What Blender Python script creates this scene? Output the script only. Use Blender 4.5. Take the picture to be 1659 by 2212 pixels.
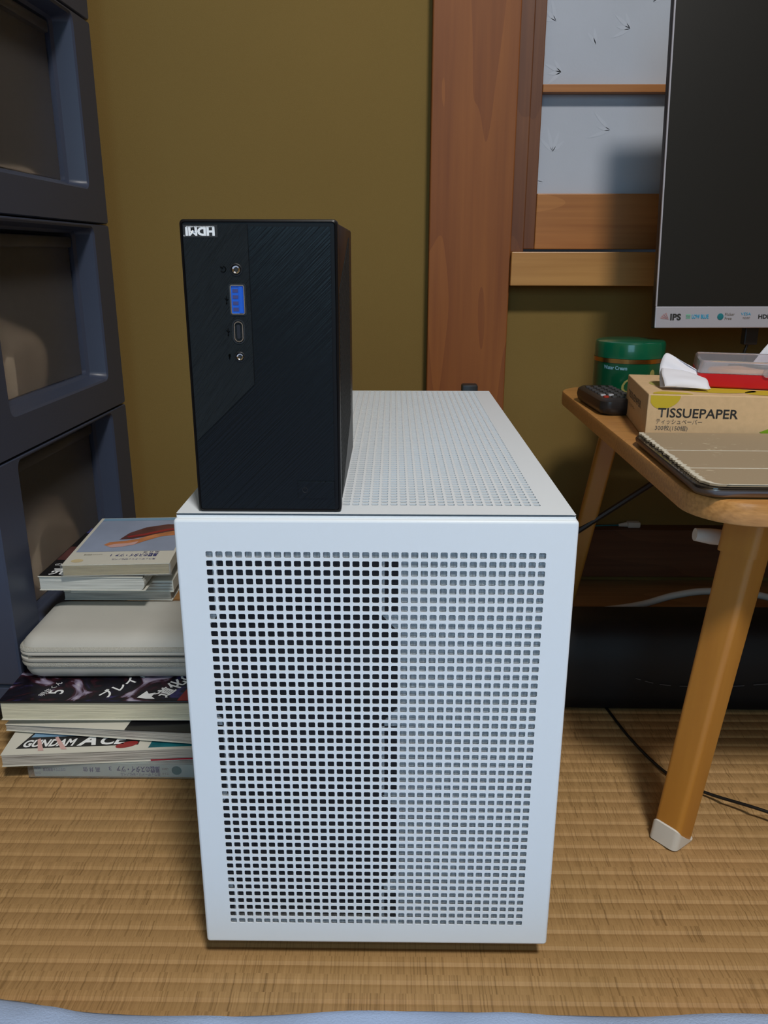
import bpy, bmesh, math, random
from mathutils import Vector, Matrix, Euler
for o in list(bpy.data.objects): bpy.data.objects.remove(o)
S = bpy.context.scene
COL = S.collection
PI = math.pi
R = math.radians
random.seed(7)

# ------------------------------------------------------------------ camera
cam_data = bpy.data.cameras.new('camera')
cam = bpy.data.objects.new('camera', cam_data)
COL.objects.link(cam)
S.camera = cam
cam_data.sensor_fit = 'VERTICAL'
cam_data.sensor_height = 24.0
cam_data.lens = 1751.3 / 2212 * 24.0
cam_data.clip_start = 0.01
P, YAW, ROLL = .3066, -.0105, .0018
_c, _s = math.cos(YAW), math.sin(YAW)
fx = Vector((_s, _c, 0)); rt = Vector((_c, -_s, 0))
fw = math.cos(P) * fx - math.sin(P) * Vector((0, 0, 1))
up = math.sin(P) * fx + math.cos(P) * Vector((0, 0, 1))
r2 = rt * math.cos(ROLL) - up * math.sin(ROLL)
r2 = rt * math.cos(ROLL) + up * math.sin(ROLL)
u2 = -rt * math.sin(ROLL) + up * math.cos(ROLL)
m = Matrix((r2, u2, -fw)).transposed().to_4x4()
m.translation = Vector((0, 0, .45))
cam.matrix_world = m

# ------------------------------------------------------------------ world, lights, exposure
w = bpy.data.worlds.new('room_dark'); S.world = w; w.use_nodes = True
w.node_tree.nodes['Background'].inputs[0].default_value = (.6, .75, 1, 1)
w.node_tree.nodes['Background'].inputs[1].default_value = .02
S.view_settings.view_transform = 'Standard'
S.view_settings.look = 'None'
S.view_settings.gamma = 1
S.view_settings.exposure = 0.0
S.view_settings.use_curve_mapping = False

def area(name, loc, target, size, power, color, shape='DISK', size_y=None):
    l = bpy.data.lights.new(name, 'AREA'); l.shape = shape; l.size = size
    if size_y: l.size_y = size_y
    l.energy = power; l.color = color
    o = bpy.data.objects.new(name, l); COL.objects.link(o)
    o.location = loc
    d = Vector(target) - Vector(loc)
    o.rotation_euler = d.to_track_quat('-Z', 'Y').to_euler()
    return o
area('ceiling_light', (.40, -.70, 2.24), (.40, -.70, 0), .34, 46, (1, .96, .91))
area('cool_fill_light', (-.35, -2.15, 1.15), (-.05, .4, .2), 1.1, 17, (.42, .74, 1), 'RECTANGLE', 1.2)  # added cool fill from behind the camera, not a known source

# ------------------------------------------------------------------ materials
MATS = {}
def nodes_of(name):
    m = bpy.data.materials.new(name); m.use_nodes = True
    nt = m.node_tree; b = nt.nodes['Principled BSDF']
    MATS[name] = m
    return m, nt, b
def srgb(r, g, b):
    f = lambda c: ((c / 255 + .055) / 1.055) ** 2.4 if c > 10 else c / 255 / 12.92
    return (f(r), f(g), f(b), 1)
def mat(name, col, rough=.5, metal=0, bump=0, bscale=400, var=0, vscale=30, spec=.5, coat=0, trans=0, ior=1.45, stretch=(1, 1, 1), rot=(0, 0, 0)):
    m, nt, b = nodes_of(name)
    b.inputs['Base Color'].default_value = col
    b.inputs['Roughness'].default_value = rough
    b.inputs['Metallic'].default_value = metal
    b.inputs['Specular IOR Level'].default_value = spec
    b.inputs['Coat Weight'].default_value = coat
    b.inputs['Transmission Weight'].default_value = trans
    b.inputs['IOR'].default_value = ior
    tc = nt.nodes.new('ShaderNodeTexCoord'); mp = nt.nodes.new('ShaderNodeMapping')
    mp0 = nt.nodes.new('ShaderNodeMapping'); mp0.inputs['Rotation'].default_value = rot
    mp.inputs['Scale'].default_value = stretch
    nt.links.new(tc.outputs['Object'], mp0.inputs[0]); nt.links.new(mp0.outputs[0], mp.inputs[0])
    if bump:
        n = nt.nodes.new('ShaderNodeTexNoise'); n.inputs['Scale'].default_value = bscale; n.inputs['Detail'].default_value = 3
        bp = nt.nodes.new('ShaderNodeBump'); bp.inputs['Strength'].default_value = bump; bp.inputs['Distance'].default_value = .001
        nt.links.new(mp.outputs[0], n.inputs['Vector']); nt.links.new(n.outputs['Fac'], bp.inputs['Height'])
        nt.links.new(bp.outputs[0], b.inputs['Normal'])
    if var:
        n = nt.nodes.new('ShaderNodeTexNoise'); n.inputs['Scale'].default_value = vscale; n.inputs['Detail'].default_value = 4
        cr = nt.nodes.new('ShaderNodeValToRGB')
        cr.color_ramp.elements[0].position = .3; cr.color_ramp.elements[1].position = .7
        cr.color_ramp.elements[0].color = tuple(c * (1 - var) for c in col[:3]) + (1,)
        cr.color_ramp.elements[1].color = tuple(min(1, c * (1 + var)) for c in col[:3]) + (1,)
        nt.links.new(mp.outputs[0], n.inputs['Vector']); nt.links.new(n.outputs['Fac'], cr.inputs[0])
        nt.links.new(cr.outputs[0], b.inputs['Base Color'])
    return m
def wood(name, ca, cb, grain='Z', rough=.42, fine=160, ring=9, rings=.5):
    m, nt, b = nodes_of(name)
    tc = nt.nodes.new('ShaderNodeTexCoord'); mp = nt.nodes.new('ShaderNodeMapping')
    sc = {'X': (.035, 1, 1), 'Y': (1, .035, 1), 'Z': (1, 1, .035)}[grain]
    sc2 = {'X': (.12, 1, 1), 'Y': (1, .12, 1), 'Z': (1, 1, .12)}[grain]
    mp.inputs['Scale'].default_value = sc
    mp2 = nt.nodes.new('ShaderNodeMapping'); mp2.inputs['Scale'].default_value = sc2
    nt.links.new(tc.outputs['Object'], mp.inputs[0]); nt.links.new(tc.outputs['Object'], mp2.inputs[0])
    n1 = nt.nodes.new('ShaderNodeTexNoise'); n1.inputs['Scale'].default_value = fine; n1.inputs['Detail'].default_value = 6
    nt.links.new(mp.outputs[0], n1.inputs['Vector'])
    n2 = nt.nodes.new('ShaderNodeTexNoise'); n2.inputs['Scale'].default_value = ring; n2.inputs['Detail'].default_value = 1.5
    nt.links.new(mp2.outputs[0], n2.inputs['Vector'])
    mu = nt.nodes.new('ShaderNodeMath'); mu.operation = 'MULTIPLY'; mu.inputs[1].default_value = 9
    si = nt.nodes.new('ShaderNodeMath'); si.operation = 'FRACT'
    nt.links.new(n2.outputs['Fac'], mu.inputs[0]); nt.links.new(mu.outputs[0], si.inputs[0])
    mx = nt.nodes.new('ShaderNodeMix'); mx.data_type = 'FLOAT'; mx.inputs[0].default_value = rings
    nt.links.new(n1.outputs['Fac'], mx.inputs[2]); nt.links.new(si.outputs[0], mx.inputs[3])
    cr = nt.nodes.new('ShaderNodeValToRGB')
    cr.color_ramp.elements[0].position = .2; cr.color_ramp.elements[0].color = cb
    cr.color_ramp.elements[1].position = .75; cr.color_ramp.elements[1].color = ca
    nt.links.new(mx.outputs[0], cr.inputs[0]); nt.links.new(cr.outputs[0], b.inputs['Base Color'])
    b.inputs['Roughness'].default_value = rough
    bp = nt.nodes.new('ShaderNodeBump'); bp.inputs['Strength'].default_value = .08; bp.inputs['Distance'].default_value = .001
    nt.links.new(n1.outputs['Fac'], bp.inputs['Height']); nt.links.new(bp.outputs[0], b.inputs['Normal'])
    return m

def tatami_mat():
    m, nt, b = nodes_of('woven_rush')
    L = nt.links.new; N = nt.nodes.new
    tc = N('ShaderNodeTexCoord'); sp = N('ShaderNodeSeparateXYZ'); L(tc.outputs['Object'], sp.inputs[0])
    dv = N('ShaderNodeMath'); dv.operation = 'DIVIDE'; dv.inputs[1].default_value = .01435
    L(sp.outputs[1], dv.inputs[0])
    fl = N('ShaderNodeMath'); fl.operation = 'FLOOR'; L(dv.outputs[0], fl.inputs[0])
    def coord(sx, sy, srow):
        a = N('ShaderNodeMath'); a.operation = 'MULTIPLY'; a.inputs[1].default_value = sx; L(sp.outputs[0], a.inputs[0])
        c_ = N('ShaderNodeMath'); c_.operation = 'MULTIPLY'; c_.inputs[1].default_value = sy; L(sp.outputs[1], c_.inputs[0])
        d = N('ShaderNodeMath'); d.operation = 'MULTIPLY'; d.inputs[1].default_value = srow; L(fl.outputs[0], d.inputs[0])
        cb = N('ShaderNodeCombineXYZ'); L(a.outputs[0], cb.inputs[0]); L(c_.outputs[0], cb.inputs[1]); L(d.outputs[0], cb.inputs[2])
        return cb
    n1 = N('ShaderNodeTexNoise'); n1.inputs['Scale'].default_value = 1; n1.inputs['Detail'].default_value = 3
    L(coord(900, 9, 3.7).outputs[0], n1.inputs['Vector'])
    n3 = N('ShaderNodeTexNoise'); n3.inputs['Scale'].default_value = 1; n3.inputs['Detail'].default_value = 1
    L(coord(240, 3, 5.1).outputs[0], n3.inputs['Vector'])
    n2 = N('ShaderNodeTexNoise'); n2.inputs['Scale'].default_value = 6; n2.inputs['Detail'].default_value = 3
    L(tc.outputs['Object'], n2.inputs['Vector'])
    cr = N('ShaderNodeValToRGB'); e = cr.color_ramp.elements
    e[0].position = .27; e[0].color = srgb(122, 94, 58); e[1].position = .72; e[1].color = srgb(178, 143, 97)
    mid = e.new(.46); mid.color = srgb(164, 130, 86)
    ad = N('ShaderNodeMix'); ad.data_type = 'FLOAT'; ad.inputs[0].default_value = .15
    L(n1.outputs['Fac'], ad.inputs[2]); L(n3.outputs['Fac'], ad.inputs[3]); L(ad.outputs[0], cr.inputs[0])
    mx = N('ShaderNodeMix'); mx.data_type = 'RGBA'; mx.blend_type = 'MULTIPLY'; mx.inputs[0].default_value = .5
    c2 = N('ShaderNodeValToRGB'); c2.color_ramp.elements[0].position = .35; c2.color_ramp.elements[0].color = (.78, .80, .70, 1)
    c2.color_ramp.elements[1].position = .65; c2.color_ramp.elements[1].color = (1, .96, .92, 1)
    L(n2.outputs['Fac'], c2.inputs[0]); L(cr.outputs[0], mx.inputs[6]); L(c2.outputs[0], mx.inputs[7])
    L(mx.outputs[2], b.inputs['Base Color'])
    b.inputs['Roughness'].default_value = .55; b.inputs['Specular IOR Level'].default_value = .3
    bp = N('ShaderNodeBump'); bp.inputs['Strength'].default_value = .55; bp.inputs['Distance'].default_value = .0006
    L(ad.outputs[0], bp.inputs['Height']); L(bp.outputs[0], b.inputs['Normal'])
    return m

M = {}
M['wall'] = mat('olive_plaster', srgb(130, 107, 60), .9, bump=.25, bscale=900, var=.06, vscale=2.2, spec=.15)
M['ceiling'] = mat('ceiling_paint', srgb(128, 96, 62), .9)
M['tatami'] = tatami_mat()
M['pillar'] = wood('cedar_pillar', srgb(146, 86, 34), srgb(122, 66, 24), 'Z', .6, ring=14, rings=.35)
M['stile'] = wood('stained_stile', srgb(120, 74, 42), srgb(92, 52, 28), 'Z', .45, rings=.2)
M['rail'] = wood('window_rail', srgb(180, 122, 66), srgb(150, 94, 48), 'X', .4, rings=.25)
M['sill'] = wood('window_sill_wood', srgb(196, 146, 84), srgb(166, 116, 60), 'X', .4, rings=.2)
M['board'] = wood('dark_baseboard', srgb(112, 72, 44), srgb(84, 50, 30), 'X', .55, rings=.2)
M['strip'] = wood('floor_strip', srgb(186, 142, 92), srgb(150, 110, 68), 'X', .6, rings=.2)
M['table'] = wood('table_birch', srgb(208, 152, 88), srgb(156, 106, 52), 'X', .33, fine=420, rings=.08)
M['leg'] = wood('amber_leg', srgb(184, 126, 50), srgb(170, 112, 42), 'Z', .4, fine=90, rings=.05)
M['paper'] = mat('washi_paper', srgb(182, 188, 199), .85, bump=.1, bscale=300, var=.03, vscale=12)
M['leaf'] = mat('washi_leaf', srgb(187, 193, 204), .8)
M['white'] = mat('white_steel', srgb(228, 236, 243), .38, spec=.4)
M['white_in'] = mat('white_inner_steel', srgb(236, 242, 247), .5)
M['mesh'] = mat('filter_thread', srgb(44, 46, 54), .3, spec=.6)
M['black'] = mat('black_plastic', (.012, .013, .015, 1), .42)
M['inner_black'] = mat('fan_black', (.008, .008, .014, 1), .5)
M['blade'] = mat('fan_blade', (.014, .014, .02, 1), .35)
M['pc_body'] = mat('pc_shell', (.005, .005, .006, 1), .38, spec=.25)
M['pc_rough'] = mat('pc_textured', (.012, .0155, .0175, 1), .48, bump=.9, bscale=2200, stretch=(1, 1, .02), rot=(0, R(-38), 0), spec=.22)
M['icon'] = mat('embossed_icon', (.001, .001, .001, 1), .6, spec=.05)
M['chrome'] = mat('chrome', (.75, .72, .7, 1), .18, 1)
M['blue'] = mat('usb_blue', srgb(20, 90, 200), .35)
M['ink'] = mat('black_ink', (.02, .02, .02, 1), .6)
M['white_ink'] = mat('white_ink', (.85, .87, .88, 1), .6, spec=.2)
M['grey_ink'] = mat('grey_ink', srgb(110, 100, 90), .6)
M['blue_ink'] = mat('indigo_ink', srgb(62, 66, 120), .6)
M['frame_blue'] = mat('slate_blue_plastic', srgb(62, 70, 90), .38, bump=.06, bscale=60)
M['navy'] = mat('black_gap', (.008, .009, .012, 1), .6)
M['cloth_a'] = mat('cream_cloth', srgb(232, 218, 196), .9, var=.12, vscale=20)
M['cloth_b'] = mat('orange_cloth', srgb(190, 140, 70), .9)
M['cloth_c'] = mat('brown_cloth', srgb(110, 80, 68), .9)
M['silver'] = mat('silver_bezel', srgb(176, 176, 186), .35, metal=.2)
M['screen'] = mat('matte_screen', (.010, .010, .009, 1), .38, spec=.5)
M['green'] = mat('jar_green', srgb(3, 78, 50), .28, coat=.4)
M['green_l'] = mat('jar_lid_green', srgb(4, 90, 62), .25, coat=.4)
M['gold'] = mat('gold_band', srgb(190, 150, 90), .25, 1)
M['gold_ink'] = mat('gold_ink', srgb(140, 140, 80), .4)
M['pale_blue'] = mat('pale_blue_label', srgb(120, 170, 190), .5)
M['kraft'] = mat('kraft_card', srgb(212, 180, 138), .75, var=.05, vscale=200)
M['lime'] = mat('leaf_yellow', srgb(196, 172, 40), .7)
M['olive'] = mat('leaf_olive', srgb(176, 170, 90), .7)
M['leafgreen'] = mat('leaf_green', srgb(126, 160, 20), .7)
M['tissue'] = mat('tissue_white', srgb(228, 228, 236), .9)
M['red'] = mat('red_plastic', srgb(196, 18, 24), .3)
M['clear'] = mat('clear_plastic', (.85, .82, .86, 1), .12, trans=.8, ior=1.3)
M['wrap'] = mat('book_wrap', (.95, .95, .93, 1), .12, trans=.92, ior=1.2)
M['tan'] = mat('tan_putty', srgb(190, 140, 100), .6)
M['remote'] = mat('remote_black', (.018, .015, .014, 1), .35)
M['key'] = mat('remote_key', srgb(70, 68, 68), .5)
M['keyw'] = mat('remote_key_white', srgb(190, 190, 195), .5)
M['keyr'] = mat('remote_key_red', srgb(170, 50, 30), .5)
M['tablet'] = mat('tablet_metal', srgb(120, 112, 106), .3, 1)
M['tablet_glass'] = mat('tablet_glass', (.02, .015, .012, 1), .15)
M['crease'] = mat('worn_edge', srgb(206, 200, 184), .9, var=.08, vscale=300)
M['rubber'] = mat('white_rubber', srgb(205, 200, 190), .6)
M['bag'] = mat('black_nylon', (.0045, .0045, .005, 1), .6, bump=.15, bscale=50)
M['stitch'] = mat('stitch_grey', srgb(90, 90, 92), .7)
M['cord'] = mat('black_cord', (.008, .007, .006, 1), .4)
M['cordw'] = mat('white_cord', srgb(190, 182, 172), .5)
M['metal_dark'] = mat('dark_bracket', srgb(52, 38, 28), .5)
M['zip'] = mat('grey_eva', srgb(188, 186, 178), .6, bump=.08, bscale=500, var=.05, vscale=14)
M['zip_tape'] = mat('zip_tape', srgb(178, 176, 166), .8, bump=1, bscale=1400, stretch=(1, .1, .5), rot=(0, R(40), 0), var=.1, vscale=1400)
M['teeth'] = mat('zip_teeth', srgb(176, 170, 158), .45)
M['gap'] = mat('zip_gap', srgb(48, 46, 42), .8)
M['page'] = mat('page_cream', srgb(208, 204, 180), .85, bump=.6, bscale=900, stretch=(.02, .02, 1), var=.18, vscale=1100)
M['page_w'] = mat('page_white', srgb(196, 198, 192), .85, bump=.6, bscale=900, stretch=(.02, .02, 1), var=.18, vscale=900)
M['page_y'] = mat('page_yellowed', srgb(196, 180, 140), .85, bump=.6, bscale=900, stretch=(.02, .02, 1), var=.18, vscale=900)
M['page_g'] = mat('page_grey', srgb(176, 172, 164), .85, bump=1, bscale=900, stretch=(.02, .02, 1), var=.34, vscale=800)
M['cover_w'] = mat('cover_white', srgb(214, 212, 200), .4)
M['cover_k'] = mat('cover_black', (.01, .01, .012, 1), .3)
M['sky_art'] = mat('cover_sky', srgb(150, 162, 186), .4, var=.12, vscale=18)
M['brown_art'] = mat('cover_brown', srgb(96, 60, 58), .4, var=.3, vscale=50)
M['orange_art'] = mat('cover_orange', srgb(196, 128, 84), .4, var=.25, vscale=60)
M['band_art'] = mat('cover_band', srgb(128, 166, 196), .4)
M['spine_blue'] = mat('spine_pale_blue', srgb(176, 190, 192), .35, var=.04, vscale=20)
M['teal_art'] = mat('cover_teal', srgb(30, 110, 120), .4, var=.4, vscale=60)
M['red_art'] = mat('cover_red', srgb(150, 50, 50), .4)
M['crimson'] = mat('crimson_edge', srgb(160, 26, 46), .4)
M['pink_art'] = mat('cover_pink', srgb(210, 170, 165), .4)
M['sheet'] = mat('pale_blue_cotton', srgb(168, 190, 226), .95, bump=.5, bscale=700, var=.05, vscale=25)
M['pink_grey'] = mat('pink_grey', srgb(168, 130, 132), .5)
M['glass'] = mat('window_glass', (.7, .8, .9, 1), .05, trans=1)

def purple_art():
    m, nt, b = nodes_of('purple_painting')
    L = nt.links.new; N = nt.nodes.new
    tc = N('ShaderNodeTexCoord'); n = N('ShaderNodeTexNoise'); n.inputs['Scale'].default_value = 26
    n.inputs['Detail'].default_value = 5; n.inputs['Distortion'].default_value = 2.2
    L(tc.outputs['Object'], n.inputs['Vector'])
    cr = N('ShaderNodeValToRGB'); e = cr.color_ramp.elements
    e[0].position = .30; e[0].color = srgb(60, 52, 110); e[1].position = .40; e[1].color = srgb(24, 18, 32)
    for p_, c_ in ((.52, srgb(14, 10, 16)), (.60, srgb(58, 22, 34)), (.68, srgb(150, 140, 165)), (.8, srgb(200, 196, 205))):
        q = e.new(p_); q.color = c_
    L(n.outputs['Fac'], cr.inputs[0]); L(cr.outputs[0], b.inputs['Base Color']); b.inputs['Roughness'].default_value = .35
    return m
M['purple_art'] = purple_art()

def brushed():
    # black gloss panel with fine diagonal brushing
    m, nt, b = nodes_of('brushed_black')
    L = nt.links.new; N = nt.nodes.new
    tc = N('ShaderNodeTexCoord'); mp = N('ShaderNodeMapping'); mp0 = N('ShaderNodeMapping')
    mp0.inputs['Rotation'].default_value = (0, R(-45), 0); mp.inputs['Scale'].default_value = (1, 1, .02)
    mp0.inputs['Rotation'].default_value = (0, R(-46), 0)
    L(tc.outputs['Object'], mp0.inputs[0]); L(mp0.outputs[0], mp.inputs[0])
    n = N('ShaderNodeTexNoise'); n.inputs['Scale'].default_value = 1100; n.inputs['Detail'].default_value = 4
    L(mp.outputs[0], n.inputs['Vector'])
    bp = N('ShaderNodeBump'); bp.inputs['Strength'].default_value = .55; bp.inputs['Distance'].default_value = .0005
    L(n.outputs['Fac'], bp.inputs['Height']); L(bp.outputs[0], b.inputs['Normal'])
    b.inputs['Base Color'].default_value = (.003, .0045, .006, 1); b.inputs['Roughness'].default_value = .27; b.inputs['Specular IOR Level'].default_value = .24; mp.inputs['Scale'].default_value = (1, 1, .012)
    return m
M['brushed'] = brushed()

def folio():
    m, nt, b = nodes_of('worn_folio')
    L = nt.links.new; N = nt.nodes.new
    tc = N('ShaderNodeTexCoord'); mp = N('ShaderNodeMapping'); mp.inputs['Scale'].default_value = (90, 260, 1)
    L(tc.outputs['Object'], mp.inputs[0])
    n = N('ShaderNodeTexNoise'); n.inputs['Scale'].default_value = 1; n.inputs['Detail'].default_value = 5; n.inputs['Distortion'].default_value = 1.2
    L(mp.outputs[0], n.inputs['Vector'])
    n2 = N('ShaderNodeTexNoise'); n2.inputs['Scale'].default_value = 28; n2.inputs['Detail'].default_value = 2
    L(tc.outputs['Object'], n2.inputs['Vector'])
    ad = N('ShaderNodeMath'); ad.operation = 'MULTIPLY_ADD'; ad.inputs[1].default_value = .45
    L(n2.outputs['Fac'], ad.inputs[0]); L(n.outputs['Fac'], ad.inputs[2])
    cr = N('ShaderNodeValToRGB'); e = cr.color_ramp.elements
    e[0].position = .90; e[0].color = srgb(160, 142, 116); e[1].position = .96; e[1].color = srgb(208, 198, 170)
    L(ad.outputs[0], cr.inputs[0]); L(cr.outputs[0], b.inputs['Base Color']); b.inputs['Roughness'].default_value = .7
    return m
M['folio'] = folio()

def frosted():
    m, nt, b = nodes_of('frosted_plastic')
    b.inputs['Base Color'].default_value = srgb(205, 202, 200)
    b.inputs['Roughness'].default_value = .30; b.inputs['Transmission Weight'].default_value = .92
    b.inputs['IOR'].default_value = 1.12
    return m
M['frosted'] = frosted()

def lamp_mat():
    m, nt, b = nodes_of('lamp_diffuser')
    b.inputs['Emission Color'].default_value = (1, .95, .88, 1); b.inputs['Emission Strength'].default_value = 4
    return m
M['lamp'] = lamp_mat()

# ------------------------------------------------------------------ mesh helpers
def finish(name, me, material, parent=None, smooth=None, loc=None):
    o = bpy.data.objects.new(name, me); COL.objects.link(o)
    if material is not None:
        me.materials.append(M[material] if isinstance(material, str) else material)
    if smooth:
        me.shade_smooth(); me.set_sharp_from_angle(angle=R(smooth))
    if parent: o.parent = parent
    if loc: o.location = loc
    return o
class B:
    def __init__(self): self.bm = bmesh.new()
    def _join(self, t, mtx=None):
        if mtx is not None: t.transform(mtx)
        me = bpy.data.meshes.new('t'); t.to_mesh(me); t.free(); self.bm.from_mesh(me); bpy.data.meshes.remove(me)
        return self
    def box(self, x0, x1, y0, y1, z0, z1, bev=0, seg=2, mtx=None):
        t = bmesh.new(); bmesh.ops.create_cube(t, size=1)
        t.transform(Matrix.Translation(((x0 + x1) / 2, (y0 + y1) / 2, (z0 + z1) / 2)) @ Matrix.Diagonal((x1 - x0, y1 - y0, z1 - z0, 1)))
        if bev: bmesh.ops.bevel(t, geom=t.edges[:], offset=bev, segments=seg, affect='EDGES', profile=.5)
        return self._join(t, mtx)
    def loft(self, rings, caps=True, closed=True, mtx=None):
        t = bmesh.new(); vs = [[t.verts.new(p) for p in r] for r in rings]; n = len(rings[0])
        for a, b_ in zip(vs, vs[1:]):
            for i in range(n if closed else n - 1):
                j = (i + 1) % n
                try: t.faces.new((a[i], a[j], b_[j], b_[i]))
                except ValueError: pass
        if caps:
            t.faces.new(list(reversed(vs[0]))); t.faces.new(vs[-1])
        bmesh.ops.recalc_face_normals(t, faces=t.faces)
        return self._join(t, mtx)
    def lathe(self, prof, n=48, mtx=None):   # prof: (r, z)
        rings = [[(r * math.cos(2 * PI * i / n), r * math.sin(2 * PI * i / n), z) for i in range(n)] for r, z in prof]
        return self.loft(rings, mtx=mtx)
    def prism(self, poly, d, axis='Z', bev=0, mtx=None):  # poly 2D extruded from d[0] to d[1]
        f = {'Z': lambda a, b_, t_: (a, b_, t_), 'Y': lambda a, b_, t_: (a, t_, b_), 'X': lambda a, b_, t_: (t_, a, b_)}[axis]
        return self.loft([[f(a, b_, d[0]) for a, b_ in poly], [f(a, b_, d[1]) for a, b_ in poly]], mtx=mtx)
    def tube(self, pts, r, n=10, mtx=None):
        pts = [Vector(p) for p in pts]; rings = []
        rr = r if isinstance(r, (list, tuple)) else [r] * len(pts)
        t0 = (pts[1] - pts[0]).normalized(); ref = Vector((0, 0, 1)) if abs(t0.z) < .9 else Vector((1, 0, 0))
        u = t0.cross(ref).normalized()
        for i, p in enumerate(pts):
            t = (pts[min(i + 1, len(pts) - 1)] - pts[max(i - 1, 0)]).normalized()
            u = (u - t * u.dot(t)).normalized(); v = t.cross(u)
            rings.append([tuple(p + (u * math.cos(2 * PI * k / n) + v * math.sin(2 * PI * k / n)) * rr[i]) for k in range(n)])
        return self.loft(rings, mtx=mtx)
    def poly(self, pts):
        vs = [self.bm.verts.new(p) for p in pts]; self.bm.faces.new(vs); return self
    def make(self, name, material, parent=None, smooth=None, loc=None):
        me = bpy.data.meshes.new(name); self.bm.to_mesh(me); self.bm.free()
        return finish(name, me, material, parent, smooth, loc)
def spline(pts, k=8):
    pts = [Vector(p) for p in pts]; out = []
    q = [pts[0]] + pts + [pts[-1]]
    for i in range(1, len(q) - 2):
        a, b_, c, d = q[i - 1:i + 3]
        for j in range(k):
            t = j / k
            out.append(.5 * ((2 * b_) + (c - a) * t + (2 * a - 5 * b_ + 4 * c - d) * t * t + (3 * b_ - a - 3 * c + d) * t ** 3))
    out.append(pts[-1]); return out
def rrect(cx, cy, hx, hy, r, n=6):
    out = []
    for sx, sy, a0 in ((1, 1, 0), (-1, 1, 90), (-1, -1, 180), (1, -1, 270)):
        for k in range(n + 1):
            a = R(a0 + 90 * k / n)
            out.append((cx + sx * (hx - r) + r * math.cos(a), cy + sy * (hy - r) + r * math.sin(a)))
    return out
def thing(name, label, cat, loc=(0, 0, 0), rotz=0, group=None):
    o = bpy.data.objects.new(name, None); COL.objects.link(o); o.empty_display_size = .02
    o.location = loc; o.rotation_euler = (0, 0, rotz); o['label'] = label; o['category'] = cat
    if group: o['group'] = group
    return o
def tag(o, label, cat, group=None):
    o['label'] = label; o['category'] = cat
    if group: o['group'] = group
    return o
def struct(o): o['kind'] = 'structure'; return o
def semp(name):
    o = bpy.data.objects.new(name, None); COL.objects.link(o); o['kind'] = 'structure'; o.empty_display_size = .02; return o
TOP = Matrix.Identity(3)                                        # reads from the -Y side, lying on a top face
FRONT = Matrix.Rotation(R(90), 3, 'X')                          # faces -Y
def text(body, size, loc, rot, material, parent, name='lettering', width=None, bold=0, align='LEFT', shear=0, sx=1, spacing=1):
    cu = bpy.data.curves.new('t', 'FONT'); cu.body = body; cu.size = size; cu.offset = bold * size; cu.align_x = align
    cu.shear = shear; cu.space_character = spacing; cu.resolution_u = 3; cu.extrude = 0
    to = bpy.data.objects.new('t', cu); COL.objects.link(to)
    bpy.context.view_layer.update()
    me = bpy.data.meshes.new_from_object(to.evaluated_get(bpy.context.evaluated_depsgraph_get()))
    bpy.data.objects.remove(to); bpy.data.curves.remove(cu)
    if not len(me.vertices): return None
    xs = [v.co.x for v in me.vertices]; x0, x1 = min(xs), max(xs)
    if width: sx = width / (x1 - x0)
    off = x0 if align == 'LEFT' else 0
    for v in me.vertices: v.co.x = (v.co.x - off) * sx
    me.transform(Matrix.Translation(loc) @ rot.to_4x4())
    me.name = name
    return finish(name, me, material, parent)
def perforated(name, nx, nz, pitch, pz, hx, hz, x0, z0, X0, X1, Z0, Z1, th, material, parent, mapf, cr=.25):
    # plate with nx by nz rounded-square holes; (x0,z0) centre of first hole; plate X0..X1, Z0..Z1; mapf(u, v, depth)
    V, F = [], []; idx = {}
    def v(u, w_, d):
        k = (round(u, 7), round(w_, 7), round(d, 7))
        if k not in idx: idx[k] = len(V); V.append(mapf(u, w_, d))
        return idx[k]
    for d, flip in ((0, False), (th, True)):
        def face(l): F.append(tuple(reversed(l)) if flip else tuple(l))
        for i in range(nx):
            for j in range(nz):
                cx, cz = x0 + i * pitch, z0 + j * pz
                a, b_, c, e = [v(cx + sx * pitch / 2, cz + sz * pz / 2, d) for sx, sz in ((-1, -1), (1, -1), (1, 1), (-1, 1))]
                q = hx * cr; qz = hx * cr
                o8 = [(-hx + q, -hz), (hx - q, -hz), (hx, -hz + qz), (hx, hz - qz), (hx - q, hz), (-hx + q, hz), (-hx, hz - qz), (-hx, -hz + qz)]
                p = [v(cx + s, cz + t, d) for s, t in o8]
                face([a, b_, p[1], p[0]]); face([b_, p[2], p[1]]); face([b_, c, p[3], p[2]]); face([c, p[4], p[3]])
                face([c, e, p[5], p[4]]); face([e, p[6], p[5]]); face([e, a, p[7], p[6]]); face([a, p[0], p[7]])
        gx0, gx1, gz0, gz1 = x0 - pitch / 2, x0 + (nx - .5) * pitch, z0 - pz / 2, z0 + (nz - .5) * pz
        Q = [v(X0, Z0, d), v(X1, Z0, d), v(X1, Z1, d), v(X0, Z1, d)]; G = [v(gx0, gz0, d), v(gx1, gz0, d), v(gx1, gz1, d), v(gx0, gz1, d)]
        for k in range(4): face([Q[k], Q[(k + 1) % 4], G[(k + 1) % 4], G[k]])
    for i in range(nx):
        for j in range(nz):
            cx, cz = x0 + i * pitch, z0 + j * pz; q = hx * cr
            o8 = [(-hx + q, -hz), (hx - q, -hz), (hx, -hz + q), (hx, hz - q), (hx - q, hz), (-hx + q, hz), (-hx, hz - q), (-hx, -hz + q)]
            for k in range(8):
                s, t = o8[k], o8[(k + 1) % 8]
                F.append((v(cx + s[0], cz + s[1], 0), v(cx + t[0], cz + t[1], 0), v(cx + t[0], cz + t[1], th), v(cx + s[0], cz + s[1], th)))
    me = bpy.data.meshes.new(name); me.from_pydata(V, [], F); me.update()
    return finish(name, me, material, parent)

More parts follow.
